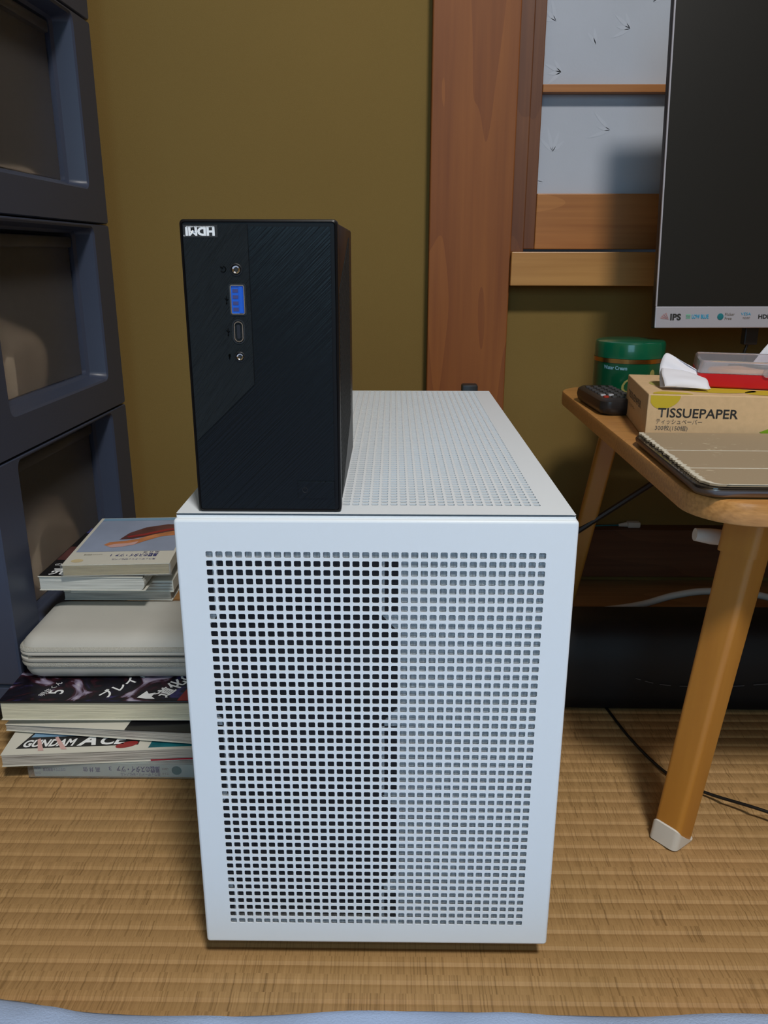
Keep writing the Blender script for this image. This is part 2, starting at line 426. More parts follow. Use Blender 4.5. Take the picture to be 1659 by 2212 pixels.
# ================================================================== SETTING
# floor: woven rush ribs across the mat
V, F = [], []
pit = .01435; seg = 6; X0, X1 = -.95, 2.3; y = -2.2
ys = []
nr = int((.969 + 2.2) / pit)
base_y = .969 - nr * pit
for i in range(nr):
    if base_y + i * pit < .2: continue
    for k in range(seg):
        t = k / seg
        ys.append((base_y + (i + t) * pit, .0016 * (math.sin(PI * t) ** .5) * (1.0 - .55 * t) - .0016))
ys.append((.969, -.0016))
for (yy, zz) in ys: V += [(X0, yy, zz), (X1, yy, zz)]
for i in range(len(ys) - 1): F.append((2 * i, 2 * i + 1, 2 * i + 3, 2 * i + 2))
n0 = len(V); V += [(X0, -2.2, -.0016), (X1, -2.2, -.0016), (X1, ys[0][0], ys[0][1]), (X0, ys[0][0], ys[0][1])]; F.append((n0, n0 + 1, n0 + 2, n0 + 3))
me = bpy.data.meshes.new('floor'); me.from_pydata(V, [], F); me.update()
struct(finish('floor', me, 'tatami'))
floor_bottom = B().box(X0, X1, -2.2, 1.2, -.06, -.03).make('trim_1', 'board'); struct(floor_bottom)
struct(B().box(X0, X1, .970, .994, -.03, -.0004, .001).make('trim_2', 'strip'))      # mat border
struct(B().box(X0, X1, .996, 1.12, -.03, .0005, .0015).make('trim_3', 'strip'))       # wooden strip by the wall
# walls (window opening in the back wall is left free)
wx0, wx1, wz0, wz1 = .150, 1.25, .415, 1.5
bw = B()
bw.box(X0, wx0, 1.10, 1.20, -.03, 2.3).box(wx0, wx1, 1.10, 1.20, -.03, wz0).box(wx0, wx1, 1.10, 1.20, wz1, 2.3).box(wx1, X1, 1.10, 1.20, -.03, 2.3)
struct(bw.make('wall_back', 'wall'))
struct(B().box(X0 - .1, X0, -2.2, 1.2, -.03, 2.3).make('wall_left', 'wall'))
struct(B().box(X1, X1 + .1, -2.2, 1.2, -.03, 2.3).make('wall_right', 'wall'))
fwall = B(); fwall.box(X0, -1.0 + .05, -2.3, -2.2, -.03, 2.3).box(-.95, .25, -2.3, -2.2, -.03, .65).box(-.95, .25, -2.3, -2.2, 1.85, 2.3).box(.25, X1, -2.3, -2.2, -.03, 2.3)
struct(fwall.make('wall_front', 'wall'))
struct(B().box(X0, X1, -2.3, 1.2, 2.3, 2.34).make('ceiling', 'ceiling'))
# pillar
struct(B().box(.0448, .1478, 1.075, 1.18, -.0005, 2.3, .0015).make('trim_4', 'pillar'))
# baseboard with a shadow gap below it
struct(B().box(.1480, X1, 1.075, 1.0995, .0146, .0850, .001).make('baseboard_back', 'board'))
# window_1: sliding paper screen
win = semp('window_1')
struct(B().box(.1480, wx1, 1.066, 1.16, .4135, .4545, .001).make('window_sill', 'sill', win))
B().box(.1485, .1655, 1.088, 1.13, .4545, 1.5, .001).make('window_jamb', 'stile', win)
scr = bpy.data.objects.new('paper_screen', None); COL.objects.link(scr); scr.parent = win
B().box(.1665, .1810, 1.099, 1.125, .4580, 1.49, .001).make('stile', 'stile', scr)
B().box(.1812, 1.24, 1.099, 1.125, .4580, .5248, .001).make('bottom_rail', 'rail', scr)
for k in range(4):
    z = .6400 + k * .2103
    B().box(.1812, 1.24, 1.099, 1.114, z, z + .0088, .0006).make('muntin', 'rail', scr)
lowz = .5248
for k in range(5):
    z0_, z1_ = (.5250, .6398) if k == 0 else (.6400 + (k - 1) * .2103 + .0090, .6400 + k * .2103 - .0002)
    B().box(.1812, 1.24, 1.1145, 1.1155, z0_, z1_).make('paper_pane', 'paper', scr)
lf = B()
def leafshape(cx, cz, L_, w_, a):
    pts = []
    for k in range(13):
        t = k / 12; pts.append((t * L_, w_ * math.sin(PI * t) ** .8 * (1 - t * .5)))
    for k in range(11, 0, -1):
        t = k / 12; pts.append((t * L_, -w_ * math.sin(PI * t) ** .8 * (1 - t * .5)))
    ca, sa = math.cos(a), math.sin(a)
    lf.poly([(cx + x * ca - z * sa, 1.11435, cz + x * sa + z * ca) for x, z in pts])
for cx, cz, n_ in ((.285, .712, 4), (.205, .665, 4), (.31, .74, 3), (.20, .575, 4), (.27, .60, 3), (.245, .695, 2), (.195, .72, 3), (.36, .68, 4), (.42, .6, 4), (.19, .54, 2), (.34, .66, 3)):
    a0 = random.uniform(0, 6)
    for k in range(n_): leafshape(cx, cz, random.uniform(.016, .03), .0028, a0 + k * .55)
lf.make('leaf_print', 'leaf', scr)
# fill_window is added, unseen behind the camera, to frame the cool fill
w2 = semp('fill_window')
fr = B(); 
for a in ((-.95, .25, .65, .69), (-.95, .25, 1.81, 1.85), (-.95, -.91, .69, 1.81), (.21, .25, .69, 1.81), (-.37, -.33, .69, 1.81)):
    fr.box(a[0], a[1], -2.27, -2.22, a[2], a[3])
fr.make('fill_window_frame', 'rail', w2)

# ceiling lamp (out of frame, gives the room's light)
lt = thing('ceiling_lamp', 'round white ceiling lamp above the room', 'lamp', (.40, -.70, 2.3))
B().lathe([(.26, 0), (.26, -.02), (.25, -.03)]).make('base', 'white', lt)
B().lathe([(.24, -.0305), (.23, -.045), (.18, -.052)]).make('diffuser', 'lamp', lt, 40)

# ================================================================== WHITE CASE
CX0, CX1, CY0, CZ0, CZ1 = -.1216, .1036, .426, .0151, .3105
case = thing('computer_case', 'large white steel computer case with square-hole mesh front and top standing on the mat', 'computer case', ((CX0 + CX1) / 2, CY0 + .2, 0))
case.matrix_basis = Matrix.Identity(4); case.location = (0, .426, 0)
def cmap(u, v_, d): return (u, d, v_)
HP, HZ = .0055, .00546
hx0 = -.1027; hz_top = .2896; nxh, nzh = 35, 48
perforated('front_panel', nxh, nzh, HP, HZ, .00200, .00184, hx0, hz_top - (nzh - 1) * HZ, CX0 + .0018, CX1 - .0018, CZ0 + .0018, CZ1 - .0018, .0006, 'white', case, cmap)
rim = B()
rings = []
for k in range(5):
    a = R(90 * k / 4); o_ = .0018 * math.cos(a) ; y_ = .0018 * (1 - math.sin(a))
    rings.append((.0018 - .0018 * math.sin(R(90 * k / 4)), .0018 * (1 - math.cos(R(90 * k / 4)))))
rings.append((0, .0088))
RR = [[(x, y_, z) for x, z in rrect((CX0 + CX1) / 2, (CZ0 + CZ1) / 2, (CX1 - CX0) / 2 - o_, (CZ1 - CZ0) / 2 - o_, .0022 - o_ + .0001, 4)] for o_, y_ in rings]
RR.append([(x, .0088, z) for x, z in rrect((CX0 + CX1) / 2, (CZ0 + CZ1) / 2, (CX1 - CX0) / 2 - .0012, (CZ1 - CZ0) / 2 - .0012, .0012, 4)])
RR.append([(x, .0012, z) for x, z in rrect((CX0 + CX1) / 2, (CZ0 + CZ1) / 2, (CX1 - CX0) / 2 - .0012, (CZ1 - CZ0) / 2 - .0012, .0012, 4)])
rim.loft(RR, caps=False).make('front_rim', 'white', case, 50)
def threads(name, a0, a1, b0, b1, pitch, wd, fn, parent):
    V, F = [], []
    def bar(p, q, r_, s_, off):
        n = len(V)
        for d in (off, off + wd * .7):
            V.extend([fn(p, r_, d), fn(q, r_, d), fn(q, s_, d), fn(p, s_, d)])
        F.extend([(n, n + 1, n + 2, n + 3), (n + 7, n + 6, n + 5, n + 4), (n, n + 4, n + 5, n + 1), (n + 1, n + 5, n + 6, n + 2), (n + 2, n + 6, n + 7, n + 3), (n + 3, n + 7, n + 4, n)])
    k = a0
    while k < a1: bar(k, k + wd, b0, b1, 0); k += pitch
    k = b0
    while k < b1: bar(a0, a1, k, k + wd, wd * .7); k += pitch
    me = bpy.data.meshes.new(name); me.from_pydata(V, [], F); me.update()
    o = finish(name, me, 'mesh', parent); o['kind'] = 'stuff'; return o
threads('dust_filter', -.1065, .0890, .0310, .2925, .00078, .00013, lambda u, v_, d: (u, .0010 + d, v_), case)
# top panel
TY0, TY1 = .0032, .4350
TZ = .3128
def tmap(u, v_, d): return (u, v_, TZ - d)
perforated('top_panel', nxh, 75, HP, .0055, .00200, .00185, hx0 - .0008, .4480 - .426, CX0 + .0012, CX1 - .0014, TY0, TY1, .0010, 'white', case, tmap)
threads('top_filter', -.1065, .0875, .0190, .4305, .00085, .00016, lambda u, v_, d: (u, v_, TZ - .0016 - d), case)
# shell
sh = B()
sh.box(CX0 + .0012, CX0 + .0024, .0095, .435, .0165, TZ - .0002)
sh.box(CX1 - .0026, CX1 - .0014, .0095, .435, .0165, TZ - .0002)
sh.box(CX0 + .0024, CX1 - .0026, .4338, .435, .0165, TZ - .0012)
sh.make('side_panels', 'white', case)
B().box(CX0 + .0024, CX1 - .0026, .0095, .4336, .0165, .0177).make('base_pan', 'white_in', case)
tl = B(); tl.box(CX0 + .0014, CX1 - .0016, TY0 + .0001, TY0 + .0009, .31052, TZ - .0010); tl.box(CX0 + .0016, CX1 - .0018, TY0 + .0004, .0090, TZ - .0026, TZ - .0011)
tl.make('top_lip', 'white', case)
# inner steel mounting plate with two fan openings (front face 5 mm behind the perforated sheet)
def plate():
    t = B(); y0_, y1_ = .0017, .0029
    Lx, Rx = -.0985, .0035
    t.box(.0035, CX1 - .003, y0_, y1_, .018, TZ - .003)
    t.box(CX0 + .003, -.1075, y0_, y1_, .018, TZ - .003)
    for z0_, z1_ in ((.018, .0345), (.2868, TZ - .003)): t.box(-.1075, .0035, y0_, y1_, z0_, z1_)
    # narrow vertical edges and clipped corners of the openings
    for (za, zb) in ((.2520, .2868), (.1300, .1810), (.0345, .0600)):
        t.box(-.0072, -.0040, y0_, y1_, za, zb)
        t.box(-.1018, -.0990, y0_, y1_, za, zb)
    for zc in (.2480, .1850, .1260, .0640):
        s = 1 if zc in (.2480, .1260) else -1
        t.prism([(.0036, zc - s * .006), (.0036, zc + s * .006), (-.0072, zc + s * .006)], (y0_, y1_), 'Y')
        t.prism([(-.1076, zc - s * .006), (-.1076, zc + s * .006), (-.0990, zc + s * .006)], (y0_, y1_), 'Y')
    return t
plate().make('mounting_plate', 'white_in', case)
for zc in (.2215, .0975):
    fn = bpy.data.objects.new('cooling_fan', None); COL.objects.link(fn); fn.parent = case
    t = B(); cxf = -.052
    outer = rrect(cxf, zc, .060, .060, .006, 12)
    inner = [(cxf + .0565 * math.cos(R(45 + 0) * 0 + 2 * PI * i / len(outer)), zc + .0565 * math.sin(2 * PI * i / len(outer))) for i in range(len(outer))]
    # align ring order with the outline
    inner = []
    for x, z in outer:
        a = math.atan2(z - zc, x - cxf); inner.append((cxf + .0565 * math.cos(a), zc + .0565 * math.sin(a)))
    t.loft([[(x, .012, z) for x, z in outer], [(x, .037, z) for x, z in outer], [(x, .037, z) for x, z in inner], [(x, .012, z) for x, z in inner], [(x, .012, z) for x, z in outer]], caps=False)
    t.make('fan_frame', 'inner_black', fn, 40)
    B().lathe([(.0001, 0), (.019, 0), (.020, .002), (.020, .018), (.0001, .018)], 32, mtx=Matrix.Translation((cxf, .033, zc)) @ Matrix.Rotation(R(90), 4, 'X')).make('fan_hub', 'inner_black', fn, 40)
    for b_ in range(7):
        a0 = b_ * 2 * PI / 7; V, F = [], []
        for i in range(6):
            r_ = .0195 + .0355 * i / 5
            for j in range(4):
                a = a0 + (j / 3) * .78 + i * .05; V.append((cxf + r_ * math.cos(a), .018 + .013 * j / 3 , zc + r_ * math.sin(a)))
        for i in range(5):
            for j in range(3): q = i * 4 + j; F.append((q, q + 1, q + 5, q + 4))
        n = len(V); V += [(x, y_ + .0012, z) for x, y_, z in V]; F += [tuple(reversed([k + n for k in f])) for f in F]
        me = bpy.data.meshes.new('blade'); me.from_pydata(V, [], F); me.update(); finish('blade', me, 'blade', fn, 40)
B().box(CX0 + .004, CX1 - .005, .040, .042, .020, .300).make('inner_tray', 'inner_black', case)
B().box(-.108, .098, .046, .42, .2550, .2560).make('upper_shelf', 'white_in', case)
for x in (CX0 + .03, CX1 - .03):
    for y_ in (.035, .40):
        B().lathe([(.012, 0), (.013, .002), (.014, .0163)], 24, mtx=Matrix.Translation((x, y_, -.0002))).make('foot', 'black', case, 40)
B().box(.0735, .0905, .4355, .4500, .296, .3190, .002).make('rear_latch', 'black', case, 40)

# ================================================================== MINI PC
pc = thing('mini_pc', 'black upright mini desktop computer with brushed front standing on the white case', 'computer', (-.1083, .432, TZ))
W_, H_ = .080, .1545
t = B(); t.loft([[(x, y_, z) for x, z in rrect(W_ / 2, H_ / 2, W_ / 2 - o_, H_ / 2 - o_, .0022, 4)] for y_, o_ in ((.0006, .0012), (.0002, .0009), (0, .0014))][:1] +
       [[(x, y_, z) for x, z in rrect(W_ / 2, H_ / 2, W_ / 2 - o_, H_ / 2 - o_, .0022 - o_ * .5, 4)] for y_, o_ in ((.0006, .0016), (0, .0012), (.0006, .0003), (.0016, 0), (.0080, 0), (.0080, .0012))])
t.make('bezel', 'pc_body', pc, 30)
t = B()
t.box(.0012, W_ - .0008, .0082, .1545, .0009, H_ - .0010, .0015)
t.make('shell', 'pc_body', pc, 40)
ch = [( .0018, H_ - .0018), (.0346, H_ - .0018), (.0346, .0722), (.0018, .0420)]
B().prism([(.0020, .0405), (.0345, .0715), (.0345, H_ - .0024), (.0020, H_ - .0024)], (-.0002, .0010), 'Y').make('textured_panel', 'pc_rough', pc)
t = B(); t.prism([(.0020, .0022), (W_ - .0036, .0022), (W_ - .0036, H_ - .0036), (.0350, H_ - .0036), (.0350, .0710), (.0020, .0398)], (.0001, .0010), 'Y')
t.make('brushed_panel', 'brushed', pc)
t = B(); t.box(.0560, W_ - .0036, -.0006, .0003, .0085, .0180, .0002)
bt = t.make('power_button', 'brushed', pc)
pi_ = B(); pi_.tube([(.0600 + .0014 * math.cos(R(a)), -.0007, .0132 + .0014 * math.sin(R(a))) for a in range(110, 431, 20)], .00015, 6)
pi_.tube([(.0600, -.0007, .0132), (.0600, -.0007, .0152)], .00015, 6).make('power_symbol', 'black', bt)
t = B(); t.box(.0022, .0195, -.0004, -.0001, H_ - .0088, H_ - .0028)
st = t.make('sticker', 'ink', pc)
R180 = Matrix.Rotation(R(180), 3, 'Y') @ FRONT
text('HDMI', .0052, (.0181, -.00055, H_ - .0042), R180, 'white_ink', st, width=.0148, bold=.055)
text('HIGH-DEFINITION MULTIMEDIA INTERFACE', .0009, (.0180, -.00055, H_ - .0034), R180, 'white_ink', st, width=.0142, bold=.02)
text('TM', .0010, (.0030, -.00055, H_ - .0076), R180, 'white_ink', st, width=.0008)
def jack(x, z, nm, r_=.0031):
    mt = Matrix.Translation((x, 0, z)) @ Matrix.Rotation(R(90), 4, 'X')
    o = B().lathe([(r_, .0001), (r_, .0005), (r_ * .86, .0007), (r_ * .80, .0003), (r_ * .8, -.0005)], 28, mtx=mt).make(nm, 'black', pc, 40)
    B().lathe([(r_ * .72, .00035), (r_ * .72, .0006), (r_ * .62, .0009), (r_ * .42, .0007), (r_ * .35, .00045), (r_ * .34, .00035)], 28, mtx=mt).make('contact_ring', 'chrome', o, 60)
    B().lathe([(.0001, .00046), (r_ * .3, .0004), (r_ * .3, .0002)], 18, mtx=mt).make('jack_hole', 'ink', o)
jack(.0279, .1301, 'headphone_jack'); jack(.0277, .0860, 'microphone_jack', .0027)
def ring_y(cx, cz, hx_, hz_, r_, th, y0_, y1_):
    a = rrect(cx, cz, hx_, hz_, r_, 5); b_ = rrect(cx, cz, hx_ - th, hz_ - th, max(r_ - th, .0002), 5)
    return [[(x, y1_, z) for x, z in a], [(x, y0_, z) for x, z in a], [(x, y0_, z) for x, z in b_], [(x, y1_, z) for x, z in b_]]
usb = B().loft(ring_y(.0280, .1152, .0044, .0080, .0012, .0006, -.0005, 0), caps=False).make('usb_port', 'black', pc)
B().loft(ring_y(.0280, .1152, .0037, .0074, .0010, .0005, -.0009, 0), caps=False).make('port_shell', 'chrome', usb)
B().box(.0248, .0312, -.00035, -.0001, .1083, .1221).make('port_floor', 'blue', usb)
B().box(.0288, .0306, -.0008, -.0002, .1086, .1218).make('port_tongue', 'blue', usb)
c = B()
for k in range(4): c.box(.0255, .0283, -.00055, -.0003, .1095 + k * .0031, .1112 + k * .0031)
c.make('contacts', 'blue_ink', usb)
uc = B().loft(ring_y(.0277, .0990, .0033, .0063, .0031, .0006, -.0005, 0), caps=False).make('usb_c_port', 'black', pc, 40)
B().loft(ring_y(.0277, .0990, .0024, .0053, .0023, .0005, -.0009, 0), caps=False).make('port_shell', 'chrome', uc, 40)
B().loft([[(x, y_, z) for x, z in rrect(.0277, .0990, .0009, .0036, .0008, 4)] for y_ in (-.0007, -.0001)]).make('port_tongue', 'blade', uc)
for zc, k in ((.1303, 0), (.1152, 1), (.0990, 1), (.0860, 2)):
    g = B(); x = .0213 if k == 0 else .0222
    if k == 0:
        g.tube([(x + .0014 * math.cos(R(a)), -.0004, zc + .0014 * math.sin(R(a))) for a in range(-150, 100, 20)], .00018, 6)
        g.tube([(x - .0014, -.0004, zc + .0012), (x, -.0004, zc + .0004)], .0003, 6)
    elif k == 1:
        g.tube([(x, -.0004, zc - .0017), (x, -.0004, zc + .0017)], .00015, 6).tube([(x, -.0004, zc - .0006), (x + .0009, -.0004, zc + .0003)], .00015, 6)
        g.tube([(x, -.0004, zc - .0002), (x - .0009, -.0004, zc + .0008)], .00015, 6).lathe([(.0003, -.0003), (.0004, .0002)], 10, mtx=Matrix.Translation((x, -.0004, zc - .0018)) @ Matrix.Rotation(R(90), 4, 'X'))
    else:
        g.tube([(x, -.0004, zc - .0014), (x, -.0004, zc)], .0002, 6).tube([(x, -.0004, zc), (x, -.0004, zc + .0014)], .0005, 8)
    g.make('port_symbol', 'icon', pc)
# vent slats on the right side of the shell
sl = B()
for k in range(34):
    z = .004 + k * .0034
    sl.prism([(.016, z), (.120, z + .030), (.120, z + .0318), (.016, z + .0018)], (W_ - .0009, W_ - .0003), 'X')
o = sl.make('side_vent', 'pc_rough', pc); o['kind'] = 'stuff'

# ================================================================== STORAGE DRAWERS
chest = thing('storage_drawers', 'tall slate blue plastic storage drawers with frosted fronts against the left of the wall', 'drawers', (-.3460, 1.0400, 0), -.033)
TH = .2172; Z00 = .0502; LEN = .345; DEP = .40
for k in range(-0, 5):
    z0_ = Z00 + (k - 0) * TH
    tr = B()
    # frame of one tier: local y from 0 (far) to -LEN (near), x from 0 (face) to -DEP
    ya, yb = 0, -LEN
    prof_o = rrect((ya + yb) / 2, z0_ + TH / 2, LEN / 2, TH / 2 - .0006, .003, 4)
    oy0, oy1, oz0, oz1 = -LEN + .050, -.050, z0_ + .0385, z0_ + TH - .005
    def opening(e, r_): return rrect((oy0 + oy1) / 2, (oz0 + oz1) / 2, (oy1 - oy0) / 2 + e, (oz1 - oz0) / 2 + e, r_, 4)
    tr.loft([[(x, y_, z) for y_, z in rg] for x, rg in ((-.10, prof_o), (-.002, prof_o), (0, rrect((ya + yb) / 2, z0_ + TH / 2, LEN / 2 - .0015, TH / 2 - .0018, .003, 4)),
             (0, opening(.002, .010)), (-.002, opening(0, .008)), (-.021, opening(-.003, .006)), (-.024, opening(-.006, .006)), (-.10, opening(-.006, .006)))], caps=False)
    tr.box(-DEP, -.10, ya - .012, ya, z0_ + .001, z0_ + TH - .001)
    tr.box(-DEP, -.10, yb, yb + .012, z0_ + .001, z0_ + TH - .001)
    tr.box(-DEP, -DEP + .006, yb + .012, ya - .012, z0_ + .001, z0_ + TH - .001)
    tr.box(-DEP + .006, -.10, yb + .012, ya - .012, z0_ + .001, z0_ + .006)
    tr.make('tier_frame', 'frame_blue', chest, 35)
    d = B(); zb, zt = oz0 + .007, oz1 - .016
    d.box(-.030, -.027, oy0 + .008, oy1 - .011, zb, zt, .001)
    dr = d.make('drawer_front', 'frosted', chest)
    lip = B(); lip.box(-.036, -.020, oy0 + .012, oy1 - .016, zt - .006, zt + .006, .003)
    lip.make('drawer_pull', 'frosted', dr, 40)
B().box(-DEP, -.004, -LEN + .004, -.004, .022, Z00 - .001, .004).make('base_plinth', 'frame_blue', chest)
for y_ in (-.03, -LEN + .03):
    for x in (-.04, -DEP + .04):
        B().lathe([(.011, -.008), (.0125, -.006), (.0125, .006), (.011, .008)], 20, mtx=Matrix.Translation((x, y_, .0125)) @ Matrix.Rotation(R(90), 4, 'Y')).make('caster', 'black', chest, 40)
def blob(name, label, loc, sc, seed, material):
    t = bmesh.new(); bmesh.ops.create_icosphere(t, subdivisions=4, radius=1)
    rnd = random.Random(seed); ph = [(Vector((rnd.uniform(-3, 3), rnd.uniform(-3, 3), rnd.uniform(-3, 3))), rnd.uniform(0, 6)) for _ in range(6)]
    for v in t.verts:
        f = 1 + .07 * sum(math.sin(v.co.dot(p) * 1.6 + q) for p, q in ph) / 2
        v.co = Vector((max(-.9, min(.9, v.co.x * f * 1.1)) * sc[0], max(-.92, min(.92, v.co.y * f * 1.15)) * sc[1], max(-.8, v.co.z * f) * sc[2]))
    me = bpy.data.meshes.new(name); t.to_mesh(me); t.free()
    o = finish(name, me, material, None, 180); o.location = loc
    return tag(o, label, 'cloth')
blob('folded_cloth', 'cream cloth bulging vaguely behind the drawer front of the middle tier', (-.412, .84, Z00 + TH + .062), (.032, .075, .06), 3, 'cloth_a')
blob('folded_cloth', 'pale cloth filling the lower drawer behind its frosted front', (-.412, .85, Z00 + .066), (.032, .10, .07), 5, 'cloth_a')
blob('folded_cloth', 'small pale cloth low in the upper drawer behind its frosted front', (-.412, .92, Z00 + 2 * TH + .030), (.032, .05, .028), 8, 'cloth_a')

# ================================================================== TABLE
tb = thing('low_table', 'low wooden folding table with rounded corner on splayed amber leg, right of the case', 'table', (.60, .73, 0))
TO = Vector((.60, .73, 0))
def L3(x, y_, z): return (x - TO.x, y_ - TO.y, z)
TX0, TX1, TYa, TYb, TT, TBt = .1945, 1.10, .488, .968, .3020, .2858
rg = lambda e, z: [(x - TO.x, y_ - TO.y, z) for x, y_ in rrect((TX0 + TX1) / 2, (TYa + TYb) / 2, (TX1 - TX0) / 2 - e, (TYb - TYa) / 2 - e, .042, 10)]
t = B(); t.loft([rg(.0022, TBt), rg(.0006, TBt + .0008), rg(0, TBt + .0025), rg(0, TT - .0022), rg(.0006, TT - .0007), rg(.0022, TT)])
t.make('tabletop', 'table', tb, 35)
def leg(ft, tp, yaw, wd=.0150, dp=.0105, name='leg'):
    ft, tp = Vector(ft), Vector(tp)
    rings = []
    for k, s in ((0, .92), (.9, 1.04), (1.0, 1.04)):
        c_ = ft.lerp(tp, k)
        ring = [(c_.x + (x * math.cos(yaw) - y_ * math.sin(yaw)) - TO.x, c_.y + (x * math.sin(yaw) + y_ * math.cos(yaw)) - TO.y, c_.z) for x, y_ in rrect(0, 0, wd * s, dp * s, .0042, 5)]
        rings.append(ring)
    return B().loft(rings).make(name, 'leg', tb, 40)
FT, TP = Vector((.2275, .5500, .0)), Vector((.2620, .5580, TBt))
f0 = FT.lerp(TP, .006)
lg = leg(f0, TP, R(38), .0135, .0125)
# sleeve at the top of the leg
def slv(a, b_, wd, dp, yaw, nm, mt, par=tb, e=.0012):
    rings = []
    for k in (a, b_):
        c_ = FT.lerp(TP, k)
        rings.append([(c_.x + (x * math.cos(yaw) - y_ * math.sin(yaw)) - TO.x, c_.y + (x * math.sin(yaw) + y_ * math.cos(yaw)) - TO.y, c_.z) for x, y_ in rrect(0, 0, wd + e, dp + e, .0048, 5)])
    return B().loft(rings).make(nm, mt, par, 40)
slv(.86, .997, .0146, .0136, R(38), 'leg_socket', 'leg')
# slanted white rubber cap on the foot
yaw = R(38); rings = []
for k in range(4):
    ring = []
    for x, y_ in rrect(0, 0, .0132, .0122, .0046, 5):
        side = (-x) / .0132
        h = [.0000, .0006, .0012 + .0145 * max(0, side + .15), .0015 + .0150 * max(0, side + .15)][k]
        e = [.94, 1.04, 1.04, .9][k]
        c_ = FT.lerp(TP, h / TBt)
        xx, yy = x * e, y_ * e
        ring.append((c_.x + xx * math.cos(yaw) - yy * math.sin(yaw) - TO.x, c_.y + xx * math.sin(yaw) + yy * math.cos(yaw) - TO.y, h))
    rings.append(ring)
B().loft(rings).make('leg_cap', 'rubber', tb, 40)
leg((.2050, .9150, .0002), (.2520, .9080, TBt), R(-10), .0105, .0085)
leg((1.065, .5500, .0002), (1.03, .5580, TBt), R(-38), .0135, .0125)
leg((1.085, .9150, .0002), (1.04, .9080, TBt), R(10), .0105, .0085)
B().tube([L3(.2170, .905, .140), L3(.330, .902, .2230), L3(.41, .90, TBt)], .0035, 8).make('folding_stay', 'metal_dark', tb, 40)
B().tube([L3(.236, .60, .2430), L3(.2480, .60, .2415), L3(.30, .60, .236)], [.0050, .0062, .0062], 16).make('stay_cap', 'rubber', tb, 50)
B().tube([L3(.30, .60, .236), L3(.38, .60, .262), L3(.42, .60, TBt)], .004, 8).make('folding_stay', 'metal_dark', tb, 40)

# ================================================================== THINGS ON THE TABLE
# --- tablet in a worn folio cover
tab = thing('tablet', 'tablet in a worn taupe folio cover lying on the near table corner', 'tablet', (.1945, .4960, TT + .0002), R(-1.2))
TL, TW = .245, .166
rg = lambda e, z, r_=.014: [(x, y_, z) for x, y_ in rrect(TL / 2, TW / 2, TL / 2 - e, TW / 2 - e, r_, 8)]
B().loft([rg(.0050, 0), rg(.0022, .0009), rg(.0006, .0030), rg(0, .0058), rg(.0003, .0066)]).make('tablet_body', 'tablet', tab, 40)
B().loft([rg(.0006, .0067), rg(.0008, .0074)]).make('tablet_glass', 'tablet_glass', tab)
rnd = random.Random(4)
def jag(y0_, y1_, z, base):     # worn left edge of the cover
    n = 30; return [(base + rnd.uniform(-.0006, .0006) + .0008 * math.sin(k * 1.7), y0_ + (y1_ - y0_) * k / n) for k in range(n + 1)]
segs = [(.0030, .0450), (.0458, .0980), (.0988, .1620)]
for i, (a, b_) in enumerate(segs):
    le = jag(a, b_, 0, .0046)
    if i == 0: le = [(.0200, a), (.0130, a + .0010), (.0085, a + .0035), (.0062, a + .0080)] + jag(a + .011, b_, 0, .0046)
    poly = le + [(TL - .004, b_), (TL - .004, a)]
    B().prism(poly, (.0078, .0092), 'Z').make('cover_panel', 'folio', tab)
    rim_ = [(x + .0002, y_) for x, y_ in le] + [(x + .0034 + rnd.uniform(-.0006, .0008), y_) for x, y_ in reversed(le)]
    B().prism(rim_, (.0092, .00935), 'Z').make('worn_edge', 'crease', tab)
for yy in (.0454, .0984):
    B().box(.0060, TL - .004, yy - .0007, yy + .0007, .0084, .0094).make('crease', 'crease', tab)
B().prism([(.018, .0026), (TL - .004, .0026), (TL - .004, .0034)] + [(.02 + .01 * k, .0040 + rnd.uniform(0, .0010)) for k in range(20, -1, -1)], (.0092, .00935), 'Z').make('worn_edge', 'crease', tab)
# --- tissue box
tx = thing('tissue_box', 'kraft paper tissue box with yellow leaf print behind the tablet', 'tissue box', (.2125, .6735, TT + .0002), R(-7.5))
BL, BW, BH = .235, .118, .0385
B().box(0, BL, 0, BW, 0, BH, .0008).make('carton', 'kraft', tx)
def blobpoly(cx, cy, rx, ry, a, n=28, tip=.0):
    out = []
    for k in range(n):
        t_ = 2 * PI * k / n; x = rx * math.cos(t_); y_ = ry * math.sin(t_) * (1 - tip * math.cos(t_))
        out.append((cx + x * math.cos(a) - y_ * math.sin(a), cy + x * math.sin(a) + y_ * math.cos(a)))
    return out
def clip_poly(p, x0, x1, y0_, y1_): return [(min(max(x, x0), x1), min(max(y_, y0_), y1_)) for x, y_ in p]
for (cx, cy, rx, ry, a, mt) in ((.045, .093, .022, .012, .3, 'olive'), (.030, .060, .020, .016, .2, 'olive'), (.062, .028, .030, .016, -.1, 'lime'), (.020, .002, .016, .012, 0, 'lime'), (.110, .020, .030, .013, .2, 'lime'), (.075, .070, .022, .011, 0, 'olive')):
    B().poly([(x, y_, BH + .0002) for x, y_ in clip_poly(blobpoly(cx, cy, rx, ry, a, tip=.25), .001, BL - .001, .0009, BW - .001)]).make('leaf_print', mt, tx)
B().poly([(x, -.0002, z) for x, z in clip_poly(blobpoly(.0135, .0385, .0125, .0125, -.2, tip=.2), .002, BL, .001, BH - .0010)]).make('leaf_print', 'lime', tx)
B().poly([(x, -.0002, z) for x, z in [(.0910, .0090), (.1000, .0050), (.1200, .0040), (.1230, .0220), (.1100, .0170), (.0990, .0125)]]).make('leaf_print', 'leafgreen', tx)
B().poly([(x, -.0002, z) for x, z in [(.1000, .0330), (.1060, .0372), (.1300, .0372), (.1250, .0290), (.1100, .0270)]]).make('leaf_print', 'leafgreen', tx)
